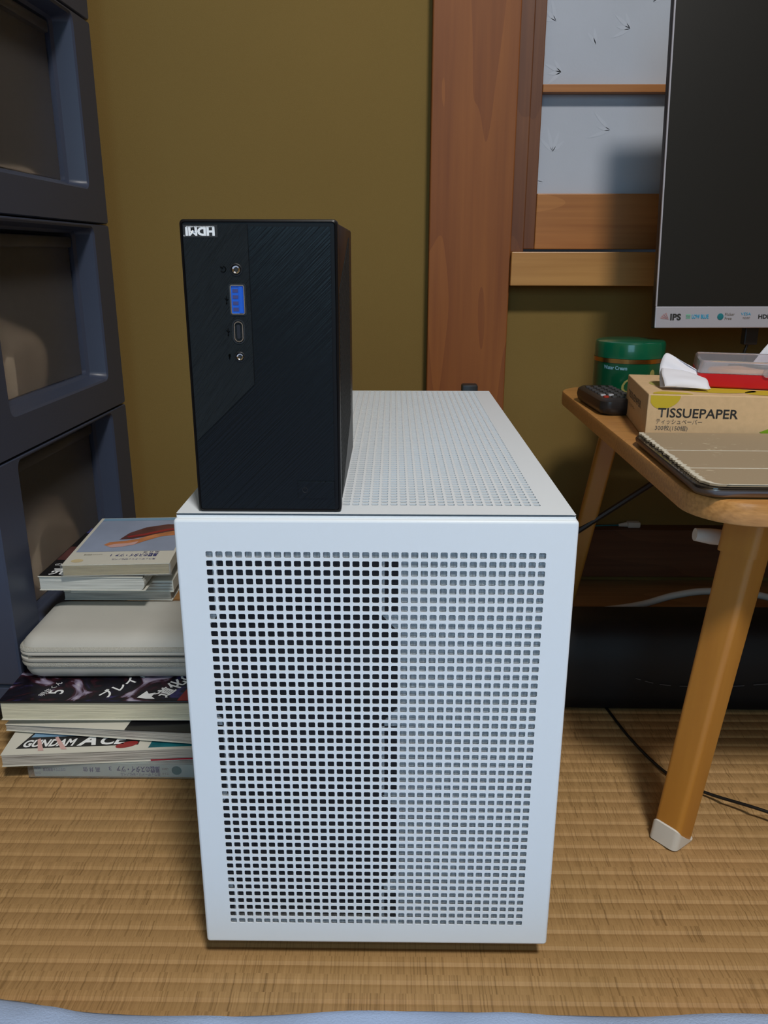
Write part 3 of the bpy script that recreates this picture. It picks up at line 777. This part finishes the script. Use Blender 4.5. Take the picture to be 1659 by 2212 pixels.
text('TISSUEPAPER', .0108, (.0088, -.0003, .0196), FRONT, 'ink', tx, width=.0640, bold=.012)
text('ティッシュペーパー', .0048, (.0080, -.0003, .0142), FRONT, 'grey_ink', tx, width=.0370)
text('300枚(150組)', .0048, (.0078, -.0003, .0088), FRONT, 'grey_ink', tx, width=.0262)
SIDE = Matrix.Rotation(R(-90), 3, 'Z') @ FRONT
text('TISSUEPAPER', .0088, (-.0002, .104, .0205), SIDE, 'grey_ink', tx, width=.072, bold=.01)
text('ティッシュペーパー', .0045, (-.0002, .104, .0130), SIDE, 'grey_ink', tx, width=.040)
def sheet(A, C, bulge, name, parent, n=14):
    V, F = [], []
    A = spline(A, 5); C = spline(C, 5); m_ = min(len(A), len(C)); A, C = A[:m_], C[:m_]
    for i in range(m_):
        for j in range(n + 1):
            s = j / n; p = A[i].lerp(C[i], s) + Vector(bulge) * math.sin(PI * s) * (.6 + .4 * math.sin(i * 1.1)); V.append(tuple(p))
    for i in range(m_ - 1):
        for j in range(n): q = i * (n + 1) + j; F.append((q, q + 1, q + n + 2, q + n + 1))
    me = bpy.data.meshes.new(name); me.from_pydata(V, [], F); me.update()
    o = finish(name, me, 'tissue', parent, 60); sm = o.modifiers.new('thickness', 'SOLIDIFY'); sm.thickness = .0004; return o
# crumpled tissue pulled out of the slot (local coordinates of the box)
sheet([(.0150, .036, BH + .0005), (.0160, .050, BH + .017), (.0210, .056, BH + .0275), (.0300, .058, BH + .024)],
      [(.0560, .030, BH + .0010), (.0560, .044, BH + .0050), (.0550, .052, BH + .0095), (.0600, .056, BH + .006)], (0, -.006, .0), 'tissue_sheet', tx)
sheet([(.0140, .030, BH + .0015), (.0160, .020, BH + .0040), (.0150, .034, BH + .0130), (.0180, .052, BH + .0160)],
      [(.0500, .020, BH + .0010), (.0520, .018, BH + .0030), (.0520, .030, BH + .0090), (.0520, .050, BH + .0080)], (0, -.002, .0025), 'tissue_sheet', tx)
sheet([(.104, .108, BH + .001), (.112, .109, BH + .018), (.130, .110, BH + .040), (.150, .108, BH + .038)],
      [(.150, .112, BH + .001), (.155, .113, BH + .012), (.165, .113, BH + .026), (.180, .112, BH + .02)], (0, -.004, 0), 'tissue_sheet', tx)
# --- red case with clear lid, on the tissue box
rc = thing('plastic_case', 'small red plastic case with clear lid resting on the tissue box', 'case', (.2640, .7080, TT + BH + .0009), R(-16))
t = B(); t.loft([[(x, y_, z) for x, y_ in rrect(.055, .036, .055 - e, .036 - e, .004, 4)] for z, e in ((0, .0012), (.0012, 0), (.0118, 0), (.0118, .0014), (.0020, .0016))])
t.make('tray', 'red', rc, 40)
t = B(); t.loft([[(x, y_, z) for x, y_ in rrect(.055, .036, .055 - e, .036 - e, .004, 4)] for z, e in ((.0121, .0002), (.0215, .0010), (.0228, .0024), (.0216, .0036), (.0122, .0014))])
t.make('lid', 'clear', rc, 40)
t = B(); t.loft([[(x, -.0016 + y_, z) for x, z in rrect(.060, .0140, .0085, .0036, .0034, 5)] for y_ in (0, .0013)]); t.make('clasp', 'clear', rc, 40)
t = B(); t.lathe([(.0001, .004), (.020, .003), (.024, 0)], 24, mtx=Matrix.Translation((.036, .036, .0080)) @ Matrix.Diagonal((1.2, .9, 2.2, 1))); t.make('padding', 'tan', rc, 50)
t = B(); t.tube(spline([(.030, .050, .0150), (.050, .030, .0165), (.075, .034, .0150), (.095, .020, .0130)], 6), .0022, 8); t.make('inner_cord', 'cord', rc, 50)
# --- green cream jar
jr = thing('cream_jar', 'green round cream jar with gold band at the back of the table', 'jar', (.2628, .9150, TT + .0002))
B().lathe([(.0001, 0), (.0350, 0), (.0372, .0014), (.0378, .004), (.0378, .0372), (.0001, .0372)], 64).make('jar_body', 'green', jr, 40)
B().lathe([(.0001, .0373), (.0383, .0373), (.0383, .0418), (.0001, .0418)], 64).make('gold_band', 'gold', jr, 40)
B().lathe([(.0001, .0420), (.0378, .0420), (.0378, .0560), (.0368, .0585), (.0345, .0597), (.0001, .0608)], 64).make('lid', 'green_l', jr, 40)
def wrap(o, r_, a0):         # bend flat XZ lettering round the jar
    for v in o.data.vertices:
        a = a0 + v.co.x / r_; v.co.x, v.co.y = r_ * math.sin(a), -r_ * math.cos(a)
o = text('Water Cream', .0056, (0, 0, .0305), FRONT, 'pale_blue', jr, width=.0270, bold=.03); wrap(o, .0380, R(-58))
o = text('C', .024, (0, 0, .0060), FRONT, 'gold_ink', jr, shear=.3); wrap(o, .0380, R(-24))
g = B(); g.poly([(x, 0, z) for x, z in blobpoly(0, .0250, .0032, .0060, 0, tip=0)]); o = g.make('gold_flame', 'gold_ink', jr); wrap(o, .0380, R(26))
g = B(); g.box(0, .0110, -.0001, .0001, .0022, .0090); o = g.make('label', 'pale_blue', jr); wrap(o, .0380, R(-52))
# --- remote control
rm = thing('remote_control', 'dark brown remote control lying at the far left of the table', 'remote control', (.2010, .7780, TT + .0002), R(1.5))
rm.rotation_euler = (0, 0, R(3.0))
B().loft([[(x, y_, z) for x, y_ in rrect(.0205, .047, .0205 - e, .049 - e, .010, 6)] for z, e in ((0, .004), (.0025, .0012), (.008, 0), (.0135, .0008), (.0158, .0035))]).make('body', 'remote', rm, 40)
rw = 0
for iy in range(7):
    for ix in range(4):
        mt = 'key'
        if iy == 1 and ix == 0: mt = 'keyw'
        if iy == 1 and ix == 1: mt = 'keyw'
        if iy == 0 and ix == 0: mt = 'keyr'
        B().loft([[(x, y_, z) for x, y_ in rrect(.0085 + ix * .0080, .014 + iy * .0105, .0026, .0022, .0016, 3)] for z in (.0156, .0172)]).make('key', mt, rm, 40)
# --- monitor
mo = thing('monitor', 'flat monitor with black screen and silver bottom bezel above the table', 'monitor', (.2824, .900, .3755), R(3.5))
MT = Matrix.Rotation(R(-6.0), 4, 'X')
MW, MH = .61, .362
B().box(0, MW, .0010, .010, 0, MH, .0012, mtx=MT).make('rear_shell', 'black', mo)
B().box(0, MW, -.0020, .0008, 0, .0225, .0008, mtx=MT).make('bottom_bezel', 'silver', mo)
B().box(.0015, MW - .0015, -.0006, .0008, .0228, MH - .002, mtx=MT).make('screen', 'screen', mo)
s_ = B(); s_.box(0, .0015, -.0014, .0008, .0227, MH, mtx=MT).box(MW - .0015, MW, -.0014, .0008, .0227, MH, mtx=MT).box(.0015, MW - .0015, -.0014, .0008, MH - .0018, MH, mtx=MT)
s_.make('side_bezel', 'silver', mo)
bez = -.0024
def mtext(b_, size, x, z, width, mt, **k):
    o = text(b_, size, (x, bez, z), FRONT, mt, mo, width=width, **k); o.data.transform(MT)
mtext('IPS', .0088, .0163, .0085, .0118, 'ink', bold=.04)
g = B()
for k, a in enumerate((8, 22, 38, 56)):
    L_ = .0095 - .0005 * k; g.poly([(.0150, bez, .0088), (.0150 - L_ * math.cos(R(a)), bez, .0088 + L_ * math.sin(R(a))), (.0150 - L_ * math.cos(R(a + 9)), bez, .0088 + L_ * math.sin(R(a + 9)))])
o = g.make('fan_logo', 'pink_grey', mo); o.data.transform(MT)
M['cyan_ink'] = mat('cyan_ink', srgb(40, 150, 190), .5); M['mint_ink'] = mat('mint_ink', srgb(120, 190, 160), .5)
mtext('LOW BLUE', .0058, .0400, .0100, .0185, 'cyan_ink', bold=.03)
g = B(); 
for k in range(4): g.box(.0335, .0385, bez - .0001, bez, .0100 + k * .0012, .0106 + k * .0012, mtx=MT)
g.make('stripe_logo', 'mint_ink', mo)
g = B(); g.lathe([(.0001, .0002), (.0034, .0001), (.0034, 0)], 24, mtx=MT @ Matrix.Translation((.0715, bez, .0118)) @ Matrix.Rotation(R(90), 4, 'X')); g.make('round_logo', 'teal_art', mo)
mtext('Flicker', .0044, .0765, .0128, .0105, 'grey_ink'); mtext('Free', .0044, .0765, .0085, .0075, 'grey_ink')
mtext('VESA', .0042, .0940, .0132, .0110, 'cyan_ink'); mtext('MOUNT', .0034, .0965, .0092, .0080, 'grey_ink')
mtext('HDMI', .0060, .1135, .0098, .0165, 'ink', bold=.03)
st_ = B(); st_.box(.25, .29, .012, .030, -.072, .12, .002); st_.make('stand_column', 'silver', mo)
B().loft([[(x, y_, z) for x, y_ in rrect(.27, .0, .10, .055, .01, 5)] for z in (-.0730, -.0675)]).make('stand_base', 'silver', mo, 40)
B().box(.1090, .1245, .014, .024, -.0200, .018, .0015).make('power_plug', 'black', mo)
B().tube(spline([(.1155, .019, -.019), (.1120, .019, -.033), (.1080, .022, -.052), (.110, .030, -.068), (.16, .05, -.0700), (.20, .06, -.0700)], 6), .0017, 8).make('power_lead', 'cord', mo, 50)

# ================================================================== STACK OF BOOKS
STK = 'books and magazines stacked beside the case'
def book(name, label, cat, loc, rz, w_, d_, h, page, cover, spine='front', cov=.0007, cover_top=None, soft=0, group=None):
    """block of pages between two covers; spine side 'front' | 'right' | 'back'."""
    t = thing(name, label, cat, loc, rz, group)
    e = .0016
    x1 = w_ - (e if spine != 'right' else .0008); y0_ = e * .3 if spine != 'front' else .0008
    y1_ = d_ - (e if spine != 'back' else .0008)
    B().box(.0006, x1, y0_, y1_, cov, h - cov).make('pages', page, t)
    B().box(0, w_, 0, d_, 0, cov).make('back_cover', cover, t)
    B().box(0, w_, 0, d_, h - cov, h).make('front_cover', cover_top or cover, t)
    if spine == 'front': B().box(0, w_, 0, .0007, cov, h - cov).make('spine', cover, t)
    if spine == 'right': B().box(w_ - .0007, w_, 0, d_, cov, h - cov).make('spine', cover, t)
    if spine == 'back': B().box(0, w_, d_ - .0007, d_, cov, h - cov).make('spine', cover, t)
    return t
# 1 bottom novel, spine towards the camera, printed upside down
n3 = thing('paperback_novel', 'pale blue paperback in clear wrap, spine forward at the bottom of the pile', 'book', (-.3213, .6222, .0002))
B().box(.0008, .1475, .0015, .103, .0010, .0142).make('pages', 'page_y', n3)
rg = lambda x: [(x, y_, z) for y_, z in [(.1040, .0006), (.0012, .0004), (.0003, .0014), (0, .0040), (0, .0118), (.0004, .0140), (.0014, .0150), (.1040, .0150), (.1040, .0144), (.0016, .0143), (.0009, .0115), (.0009, .0040), (.0016, .0011), (.1040, .0011)]]
B().loft([rg(0), rg(.148)]).make('cover', 'spine_blue', n3, 30)
def stext(b_, size, x, z, width, mt, bold=0): text(b_, size, (x, -.0003, z), R180, mt, n3, width=width, bold=bold)
stext('風雲のスタイ・ツァ', .0072, .1140, .0120, .0390, 'blue_ink', .03)
stext('3', .0056, .0705, .0120, .0024, 'blue_ink')
stext('真ウィザードリィRPGノベル', .0040, .1140, .0056, .0360, 'blue_ink')
stext('高 井', .0056, .0600, .0108, .0100, 'blue_ink', .01); stext('信', .0052, .0490, .0108, .0044, 'blue_ink', .01)
stext('ログアウト冒険文庫', .0040, .0285, .0100, .0200, 'blue_ink')
stext('P590', .0034, .0062, .0115, .0055, 'blue_ink'); stext('アスペクト', .0030, .0062, .0060, .0055, 'blue_ink')
stext('LB44', .0032, .1215, .0110, .0055, 'grey_ink'); stext('た1-4', .0032, .1215, .0060, .0055, 'grey_ink')
g = B(); g.lathe([(.0001, .0002), (.0045, .0001)], 24, mtx=Matrix.Translation((.1290, -.0003, .0085)) @ Matrix.Rotation(R(90), 4, 'X')); g.make('round_emblem', 'teal_art', n3)
w_ = B(); w_.box(-.0050, .150, -.0009, -.0007, .0006, .0152).box(-.0050, .150, -.0009, .100, .0152, .0153); w_.make('clear_wrap', 'wrap', n3)
# 2 magazine with bold capitals
m1 = book('magazine', 'white magazine with bold capitals on a black strip, second from the floor', 'magazine', (-.3455, .6150, .0158), R(5), .205, .150, .0122, 'page_g', 'cover_w', 'back')
m1.rotation_euler = (0, 0, R(4.5))
B().poly([(.0100, .0085, .01225), (.1180, .0085, .01225), (.1190, .0330, .01225), (.0180, .0330, .01225)]).make('title_strip', 'ink', m1)
text('GUNDAM', .0150, (.0150, .0110, .0124), TOP, 'white_ink', m1, width=.0460, bold=.035, shear=.2)
text('A', .0225, (.0630, .0110, .0124), TOP, 'white_ink', m1, width=.0170, bold=.04, shear=.2)
text('CE', .0190, (.0830, .0110, .0124), TOP, 'white_ink', m1, width=.024, bold=.03, shear=.2)
B().poly([(.1280, .0030, .01235), (.2030, .0030, .01235), (.2030, .0400, .01235), (.1340, .0400, .01235)]).make('cover_picture', 'teal_art', m1)
B().poly([(x, y_, .01240) for x, y_ in blobpoly(.108, .009, .010, .0045, .3)]).make('cover_picture', 'red_art', m1)
B().poly([(x, y_, .01252) for x, y_ in [(.031, .004), (.036, .004), (.027, .024), (.025, .022)]]).make('cover_picture', 'pink_art', m1)
B().poly([(x, y_, .01252) for x, y_ in [(.051, .005), (.056, .005), (.042, .026), (.040, .024)]]).make('cover_picture', 'pink_art', m1)
B().poly([(x, y_, .01240) for x, y_ in [(.018, .026), (.08, .026), (.08, .0335), (.020, .0335)]]).make('cover_picture', 'band_art', m1)
B().box(.1300, .2000, -.0002, .0001, .0006, .0019).make('edge_stripe', 'crimson', m1)
# 3 magazine fanned into a wedge
m2 = thing('magazine', 'thick grey-paged magazine lying askew, third from the floor', 'magazine', (-.3560, .6500, .0302), R(-6))
hl, hr, LW = .0062, .0115, .205
def wedge(z0a, z0b, z1a, z1b, y0_, y1_, xa=0, xb=LW):
    f = lambda x, a, b_: a + (b_ - a) * x / LW
    P_ = [(xa, y0_, f(xa, z0a, z0b)), (xb, y0_, f(xb, z0a, z0b)), (xb, y0_, f(xb, z1a, z1b)), (xa, y0_, f(xa, z1a, z1b))]
    return [[(x, y0_, z) for x, y_, z in P_], [(x, y1_, z) for x, y_, z in P_]]
B().loft(wedge(.0004, .0004, hl, hr, .0010, .120)).make('pages', 'page_g', m2)
B().loft(wedge(0, 0, .0004, .0004, 0, .122)).make('back_cover', 'cover_w', m2)
B().loft(wedge(hl, hr, hl + .0004, hr + .0004, 0, .122, 0, .115)).make('front_cover', 'cover_w', m2)
B().loft(wedge(hl, hr, hl + .0006, hr + .0006, 0, .122, .1152, LW)).make('front_cover', 'cover_k', m2)
# 4 thick book with dark purple cover
bb = thing('paperback_book', 'thick cream-paged book with dark purple illustrated cover under the zip case', 'book', (-.3570, .6470, .0432), R(0))
bb.rotation_euler = (0, R(0), R(.6))
BBW, BBD, BBH = .184, .130, .0200
B().box(.0008, BBW - .001, .0012, BBD - .001, .0006, BBH - .0014).make('pages', 'page', bb)
B().box(0, BBW, 0, BBD, 0, .0006).make('back_cover', 'cover_w', bb)
B().box(0, BBW, .0002, BBD, BBH - .0007, BBH).make('front_cover', 'purple_art', bb)
B().box(0, BBW, -.0003, .0012, BBH - .0022, BBH - .0001, .0006).make('cover_fold', 'cover_k', bb)
zt_ = BBH + .00015
TL_ = Matrix.Rotation(R(0), 3, 'Z')
text('道化の', .0165, (.1500, .0060, zt_), Matrix.Rotation(R(66), 3, 'Z'), 'white_ink', bb, bold=.025)
text('ブレイド', .0140, (.0960, .0050, zt_), Matrix.Rotation(R(58), 3, 'Z'), 'white_ink', bb, bold=.025)
B().poly([(x, y_, zt_) for x, y_ in [(.124, .006), (.130, .018), (.133, .013), (.139, .015), (.137, .008), (.141, .004), (.133, .004)]]).make('cover_picture', 'white_ink', bb)
text('5', .0190, (.0530, .0120, zt_), Matrix.Rotation(R(90), 3, 'Z'), 'white_ink', bb, bold=.01)
text('明井くん', .0070, (.0370, .0080, zt_), Matrix.Rotation(R(70), 3, 'Z'), 'white_ink', bb)
B().poly([(BBW - .022, .0008, zt_), (BBW - .001, .0008, zt_), (BBW - .001, .06, zt_), (BBW - .010, .06, zt_)]).make('cover_picture', 'red_art', bb)
# 5 zip case
zc_ = thing('zip_case', 'pale grey hard zip case lying between the books', 'case', (-.3530, .6800, .0634))
zc_.rotation_euler = (0, 0, R(1.0))
ZW, ZD = .20, .102
def zr(e, z, r_=.016): return [(x, y_, z) for x, y_ in rrect(ZW / 2, ZD / 2, ZW / 2 - e, ZD / 2 - e, max(r_ - e * .5, .003), 8)]
B().loft([zr(.016, 0), zr(.0095, .0012), zr(.0050, .0050), (zr(.0030, .0100)), zr(.0022, .0165), zr(.0024, .0195), zr(.0008, .0205), zr(0, .0220), zr(0, .0240), zr(.0012, .0250)]).make('lower_shell', 'zip', zc_, 50)
B().loft([zr(.0036, .0250), zr(.0036, .0276)]).make('zip_gap', 'gap', zc_)
B().loft([zr(.0012, .0276), zr(0, .0284), zr(0, .0302), zr(.0008, .0312), zr(.0020, .0318), zr(.0028, .0350), zr(.0048, .0390), zr(.0090, .0432), zr(.016, .0452), zr(.024, .0458)]).make('upper_shell', 'zip', zc_, 50)
B().loft([zr(.0019, .0312), zr(-.0001, .0318), zr(.0004, .0340), zr(.0022, .0352)]).make('zip_tape', 'zip_tape', zc_, 50)
B().loft([zr(.0032, .0150), zr(.0008, .0158), zr(.0002, .0176), zr(.0008, .0194), zr(.0026, .0200)]).make('zip_tape', 'zip_tape', zc_, 50)
tt = B(); n_ = 170
for k in range(n_):
    for zz in (.0248, .0274):
        x = .012 + k * (ZW - .024) / n_
        tt.box(x, x + .00065, .0004, .0018, zz, zz + .0005)
o = tt.make('zip_teeth', 'teeth', zc_); o['kind'] = 'stuff'
# 6..9 small paperbacks on the case
z6 = .0634 + .0460
b6 = book('paperback_book', 'grey shaded book lying directly on the zip case', 'book', (-.3385, .7690, z6), R(0), .112, .150, .0100, 'page_g', 'cover_w', 'back')
b7 = book('paperback_novel', 'clear-wrapped white book under the black-covered paperback', 'book', (-.3290, .7640, z6 + .0102), R(2), .105, .148, .0125, 'page_w', 'cover_w', 'right')
for k, zz in enumerate((.0030, .0062, .0094)): B().box(.012, .104, -.00035, -.0002, zz, zz + .0004).make('wrap_fold', 'grey_ink', b7)
b8 = thing('paperback_book', 'paperback with black cover and white capitals, second from the top', 'book', (-.3495, .7400, z6 + .0230), 0)
h8 = .0150
def leaf_ring(x0_, z0_, x1_, z1_, r_):
    pts = [(x0_, z0_), (x1_ - r_, z0_)] + [(x1_ - r_ + r_ * math.sin(R(a)), (z0_ + z1_) / 2 - (z1_ - z0_) / 2 * math.cos(R(a))) for a in range(20, 180, 20)] + [(x1_ - r_, z1_), (x0_, z1_)]
    return pts
B().prism([(x, z) for x, z in leaf_ring(.0008, .0006, .1048, h8 - .0006, .0045)], (.0008, .146), 'Y').make('pages', 'page_w', b8, 40)
B().prism(leaf_ring(0, 0, .1055, .0006, .0003), (0, .148), 'Y').make('back_cover', 'cover_w', b8)
B().box(0, .104, 0, .148, h8 - .0007, h8).make('front_cover', 'cover_k', b8)
B().box(0, .104, -.0003, .0006, h8 - .0010, h8 + .0001).make('cover_edge', 'cover_w', b8)
text('売り出せ', .0190, (.0080, .0060, h8 + .0002), TOP, 'white_ink', b8, bold=.02)
text('の法則', .0080, (.0050, .0290, h8 + .0002), TOP, 'white_ink', b8)
B().poly([(.001, .045, h8 + .0002), (.10, .045, h8 + .0002), (.10, .085, h8 + .0002), (.001, .085, h8 + .0002)]).make('cover_picture', 'brown_art', b8)
B().poly([(.001, .130, h8 + .0002), (.10, .130, h8 + .0002), (.10, .1465, h8 + .0002), (.001, .1465, h8 + .0002)]).make('cover_picture', 'blue_ink', b8)
n1 = thing('paperback_novel', 'white paperback with pastel painting on its cover, top of the pile', 'book', (-.3235, .7370, z6 + .0230 + h8 + .0012), R(4))
h9 = .0118
B().box(.0008, .1035, .0006, .146, .0006, h9 - .0008).make('pages', 'page_y', n1)
B().box(0, .1045, 0, .148, 0, .0006).make('back_cover', 'cover_w', n1)
B().box(0, .1045, 0, .148, h9 - .0007, h9).make('front_cover', 'cover_w', n1)
B().box(.1038, .1045, 0, .148, .0006, h9 - .0007).make('spine', 'cover_w', n1)
zz = h9 + .0002
B().poly([(.0035, .0360, zz), (.1020, .0360, zz), (.1020, .1370, zz), (.0035, .1370, zz)]).make('cover_picture', 'sky_art', n1)
B().poly([(.0035, .1375, zz), (.1020, .1375, zz), (.1020, .1465, zz), (.0035, .1465, zz)]).make('cover_picture', 'band_art', n1)
B().poly([(x, y_, zz + .0001) for x, y_ in [(.038, .072), (.044, .094), (.058, .112), (.080, .122), (.100, .120), (.100, .102), (.082, .094), (.066, .082), (.052, .074)]]).make('cover_picture', 'brown_art', n1)
B().poly([(x, y_, zz + .0002) for x, y_ in [(.026, .056), (.030, .064), (.046, .068), (.058, .074), (.070, .086), (.090, .098), (.100, .100), (.100, .086), (.080, .080), (.066, .066), (.056, .054), (.044, .052), (.034, .050)]]).make('cover_picture', 'orange_art', n1)
B().poly([(x, y_, zz + .0003) for x, y_ in [(.030, .052), (.036, .058), (.050, .060), (.060, .066), (.058, .056), (.046, .049), (.036, .047)]]).make('cover_picture', 'pink_art', n1)
B().poly([(x, y_, zz + .0003) for x, y_ in [(.044, .082), (.060, .090), (.080, .104), (.098, .110), (.098, .106), (.082, .098), (.062, .084), (.046, .078)]]).make('cover_picture', 'red_art', n1)
RT = Matrix.Rotation(R(180), 3, 'Z')
text('風雲のスタイ・ツァ', .0095, (.0880, .0280, zz), RT, 'blue_ink', n1, width=.0420, bold=.03)
text('1', .0085, (.0420, .0280, zz), RT, 'blue_ink', n1)
text('真ウィザードリィRPGノベル', .0050, (.0880, .0150, zz), RT, 'blue_ink', n1, width=.0430)
text('高 井 信', .0050, (.0880, .0345, zz), RT, 'blue_ink', n1, width=.0160)
text('ログアウト冒険文庫', .0036, (.0320, .0290, zz), RT, 'grey_ink', n1, width=.0180)
B().poly([(x, y_, zz) for x, y_ in blobpoly(.0120, .0110, .0058, .0048, 0)]).make('cover_emblem', 'page_y', n1)
wr = B(); wr.box(-.001, .106, -.0010, -.0008, -.0006, h9 + .0004); wr.make('clear_wrap', 'wrap', n1)

# ================================================================== FLOOR THINGS
# black bag lying along the wall behind the table leg
bag = thing('soft_case', 'long black fabric case lying on the mat under the table', 'bag', (.60, .82, 0))
prof = [(-.072, .0), (-.080, .006), (-.083, .020), (-.080, .055), (-.074, .080), (-.062, .0895), (-.045, .0900), (.02, .074), (.052, .055), (.062, .035), (.060, .01), (.052, 0)]
rings = []
for k, (x, s) in enumerate(((-.452, .45), (-.450, .72), (-.442, .90), (-.425, .98), (-.40, 1), (-.2, 1.01), (0, 1.0), (.30, 1.02), (.42, 1), (.45, .9), (.455, .6))):
    rings.append([(x, y_ * s, .0457 + (z - .046) * s if s >= 1 else .0458 * s + (z - .046) * s) for y_, z in prof])
B().loft(rings).make('case_body', 'bag', bag, 60)
stc = B()
stp = spline([(-.352, -.0838, .041), (-.32, -.0845, .034), (-.26, -.0845, .033), (-.20, -.0845, .038), (-.10, -.0845, .046)], 12)
for k in range(0, len(stp) - 4, 5): stc.tube(stp[k:k + 4], .0004, 6)
stc.make('stitching', 'stitch', bag)
# black cable across the mat
cb = B().tube(spline([(.205, .80, .0020), (.2180, .770, .0020), (.2235, .7436, .0020), (.2335, .6848, .0022), (.2505, .6334, .0020), (.2733, .6038, .0040), (.3135, .5679, .0110), (.37, .53, .0080), (.47, .50, .0020), (.56, .49, .0020)], 8), .0014, 8).make('cable', 'cord', None, 50)
tag(cb, 'thin black cable snaking over the mat behind the table leg', 'cable')
cb = B().tube(spline([(.20, .955, .0050), (.235, .935, .0220), (.300, .915, .0420), (.3413, .905, .0600), (.3841, .900, .0678), (.4507, .900, .0604), (.56, .91, .02), (.62, .915, .0050), (.72, .92, .0050)], 8), .0042, 10).make('cable', 'cordw', None, 50)
tag(cb, 'thick grey-white power cable arching behind the black case', 'cable')
cb = B().tube(spline([(.27, .965, .002), (.310, .950, .0250), (.36, .945, .0440), (.42, .945, .048), (.50, .95, .03), (.58, .955, .003), (.68, .955, .002)], 8), .0016, 8).make('cable', 'cord', None, 50)
tag(cb, 'thin dark cable below the thick white cable near the wall', 'cable')
cn = thing('cable_connector', 'small white plug on a thin green lead lying on the baseboard ledge', 'connector', (.335, 1.088, .0850))
B().box(-.004, .014, -.006, .006, .0002, .0085, .002).make('plug', 'rubber', cn, 40)
B().tube([(-.016, -.001, .0032), (-.004, 0, .0040)], [.0020, .0038], 10).make('strain_relief', 'rubber', cn, 40)
B().tube(spline([(-.016, -.001, .0032), (-.06, -.006, .0016), (-.09, -.018, -.012), (-.13, -.03, -.03)], 6), .0010, 6).make('lead', 'teal_art', cn, 40)
# pale blue bedding at the very front
front = [(-.90, .40), (-.60, .395), (-.34, .3900), (-.2401, .3815), (-.2094, .3765), (-.1798, .3730), (-.1232, .3712), (-.0850, .3722), (-.0397, .3750), (.0164, .3768), (.06, .3762), (.1002, .3752), (.16, .3748), (.229, .3775), (.34, .3740), (.60, .376), (1.0, .37)]
fs = spline([(x, y_, 0) for x, y_ in front], 6)
V, F = [], []
steps = [(0, 0), (-.0005, .0035), (.003, .0075), (.008, .0100), (.02, .0125), (.05, .015), (.10, .018), (.18, .020), (.30, .022), (.45, .022), (.60, .020), (1.0, .02), (1.5, .02), (1.9, .02)]
for i, p_ in enumerate(fs):
    for j, (d, h) in enumerate(steps):
        V.append((p_.x, p_.y + .0085 - d - (.0 if j else 0), h + (.0012 * math.sin(i * .5 + j * .9) if j > 1 else 0)))
ns = len(steps)
for i in range(len(fs) - 1):
    for j in range(ns - 1): q = i * ns + j; F.append((q, q + ns, q + ns + 1, q + 1))
me = bpy.data.meshes.new('bed_sheet'); me.from_pydata(V, [], F); me.update()
o = finish('bed_sheet', me, 'sheet', None, 60); tag(o, 'pale blue cotton bedding along the bottom edge on the mat', 'bedding')
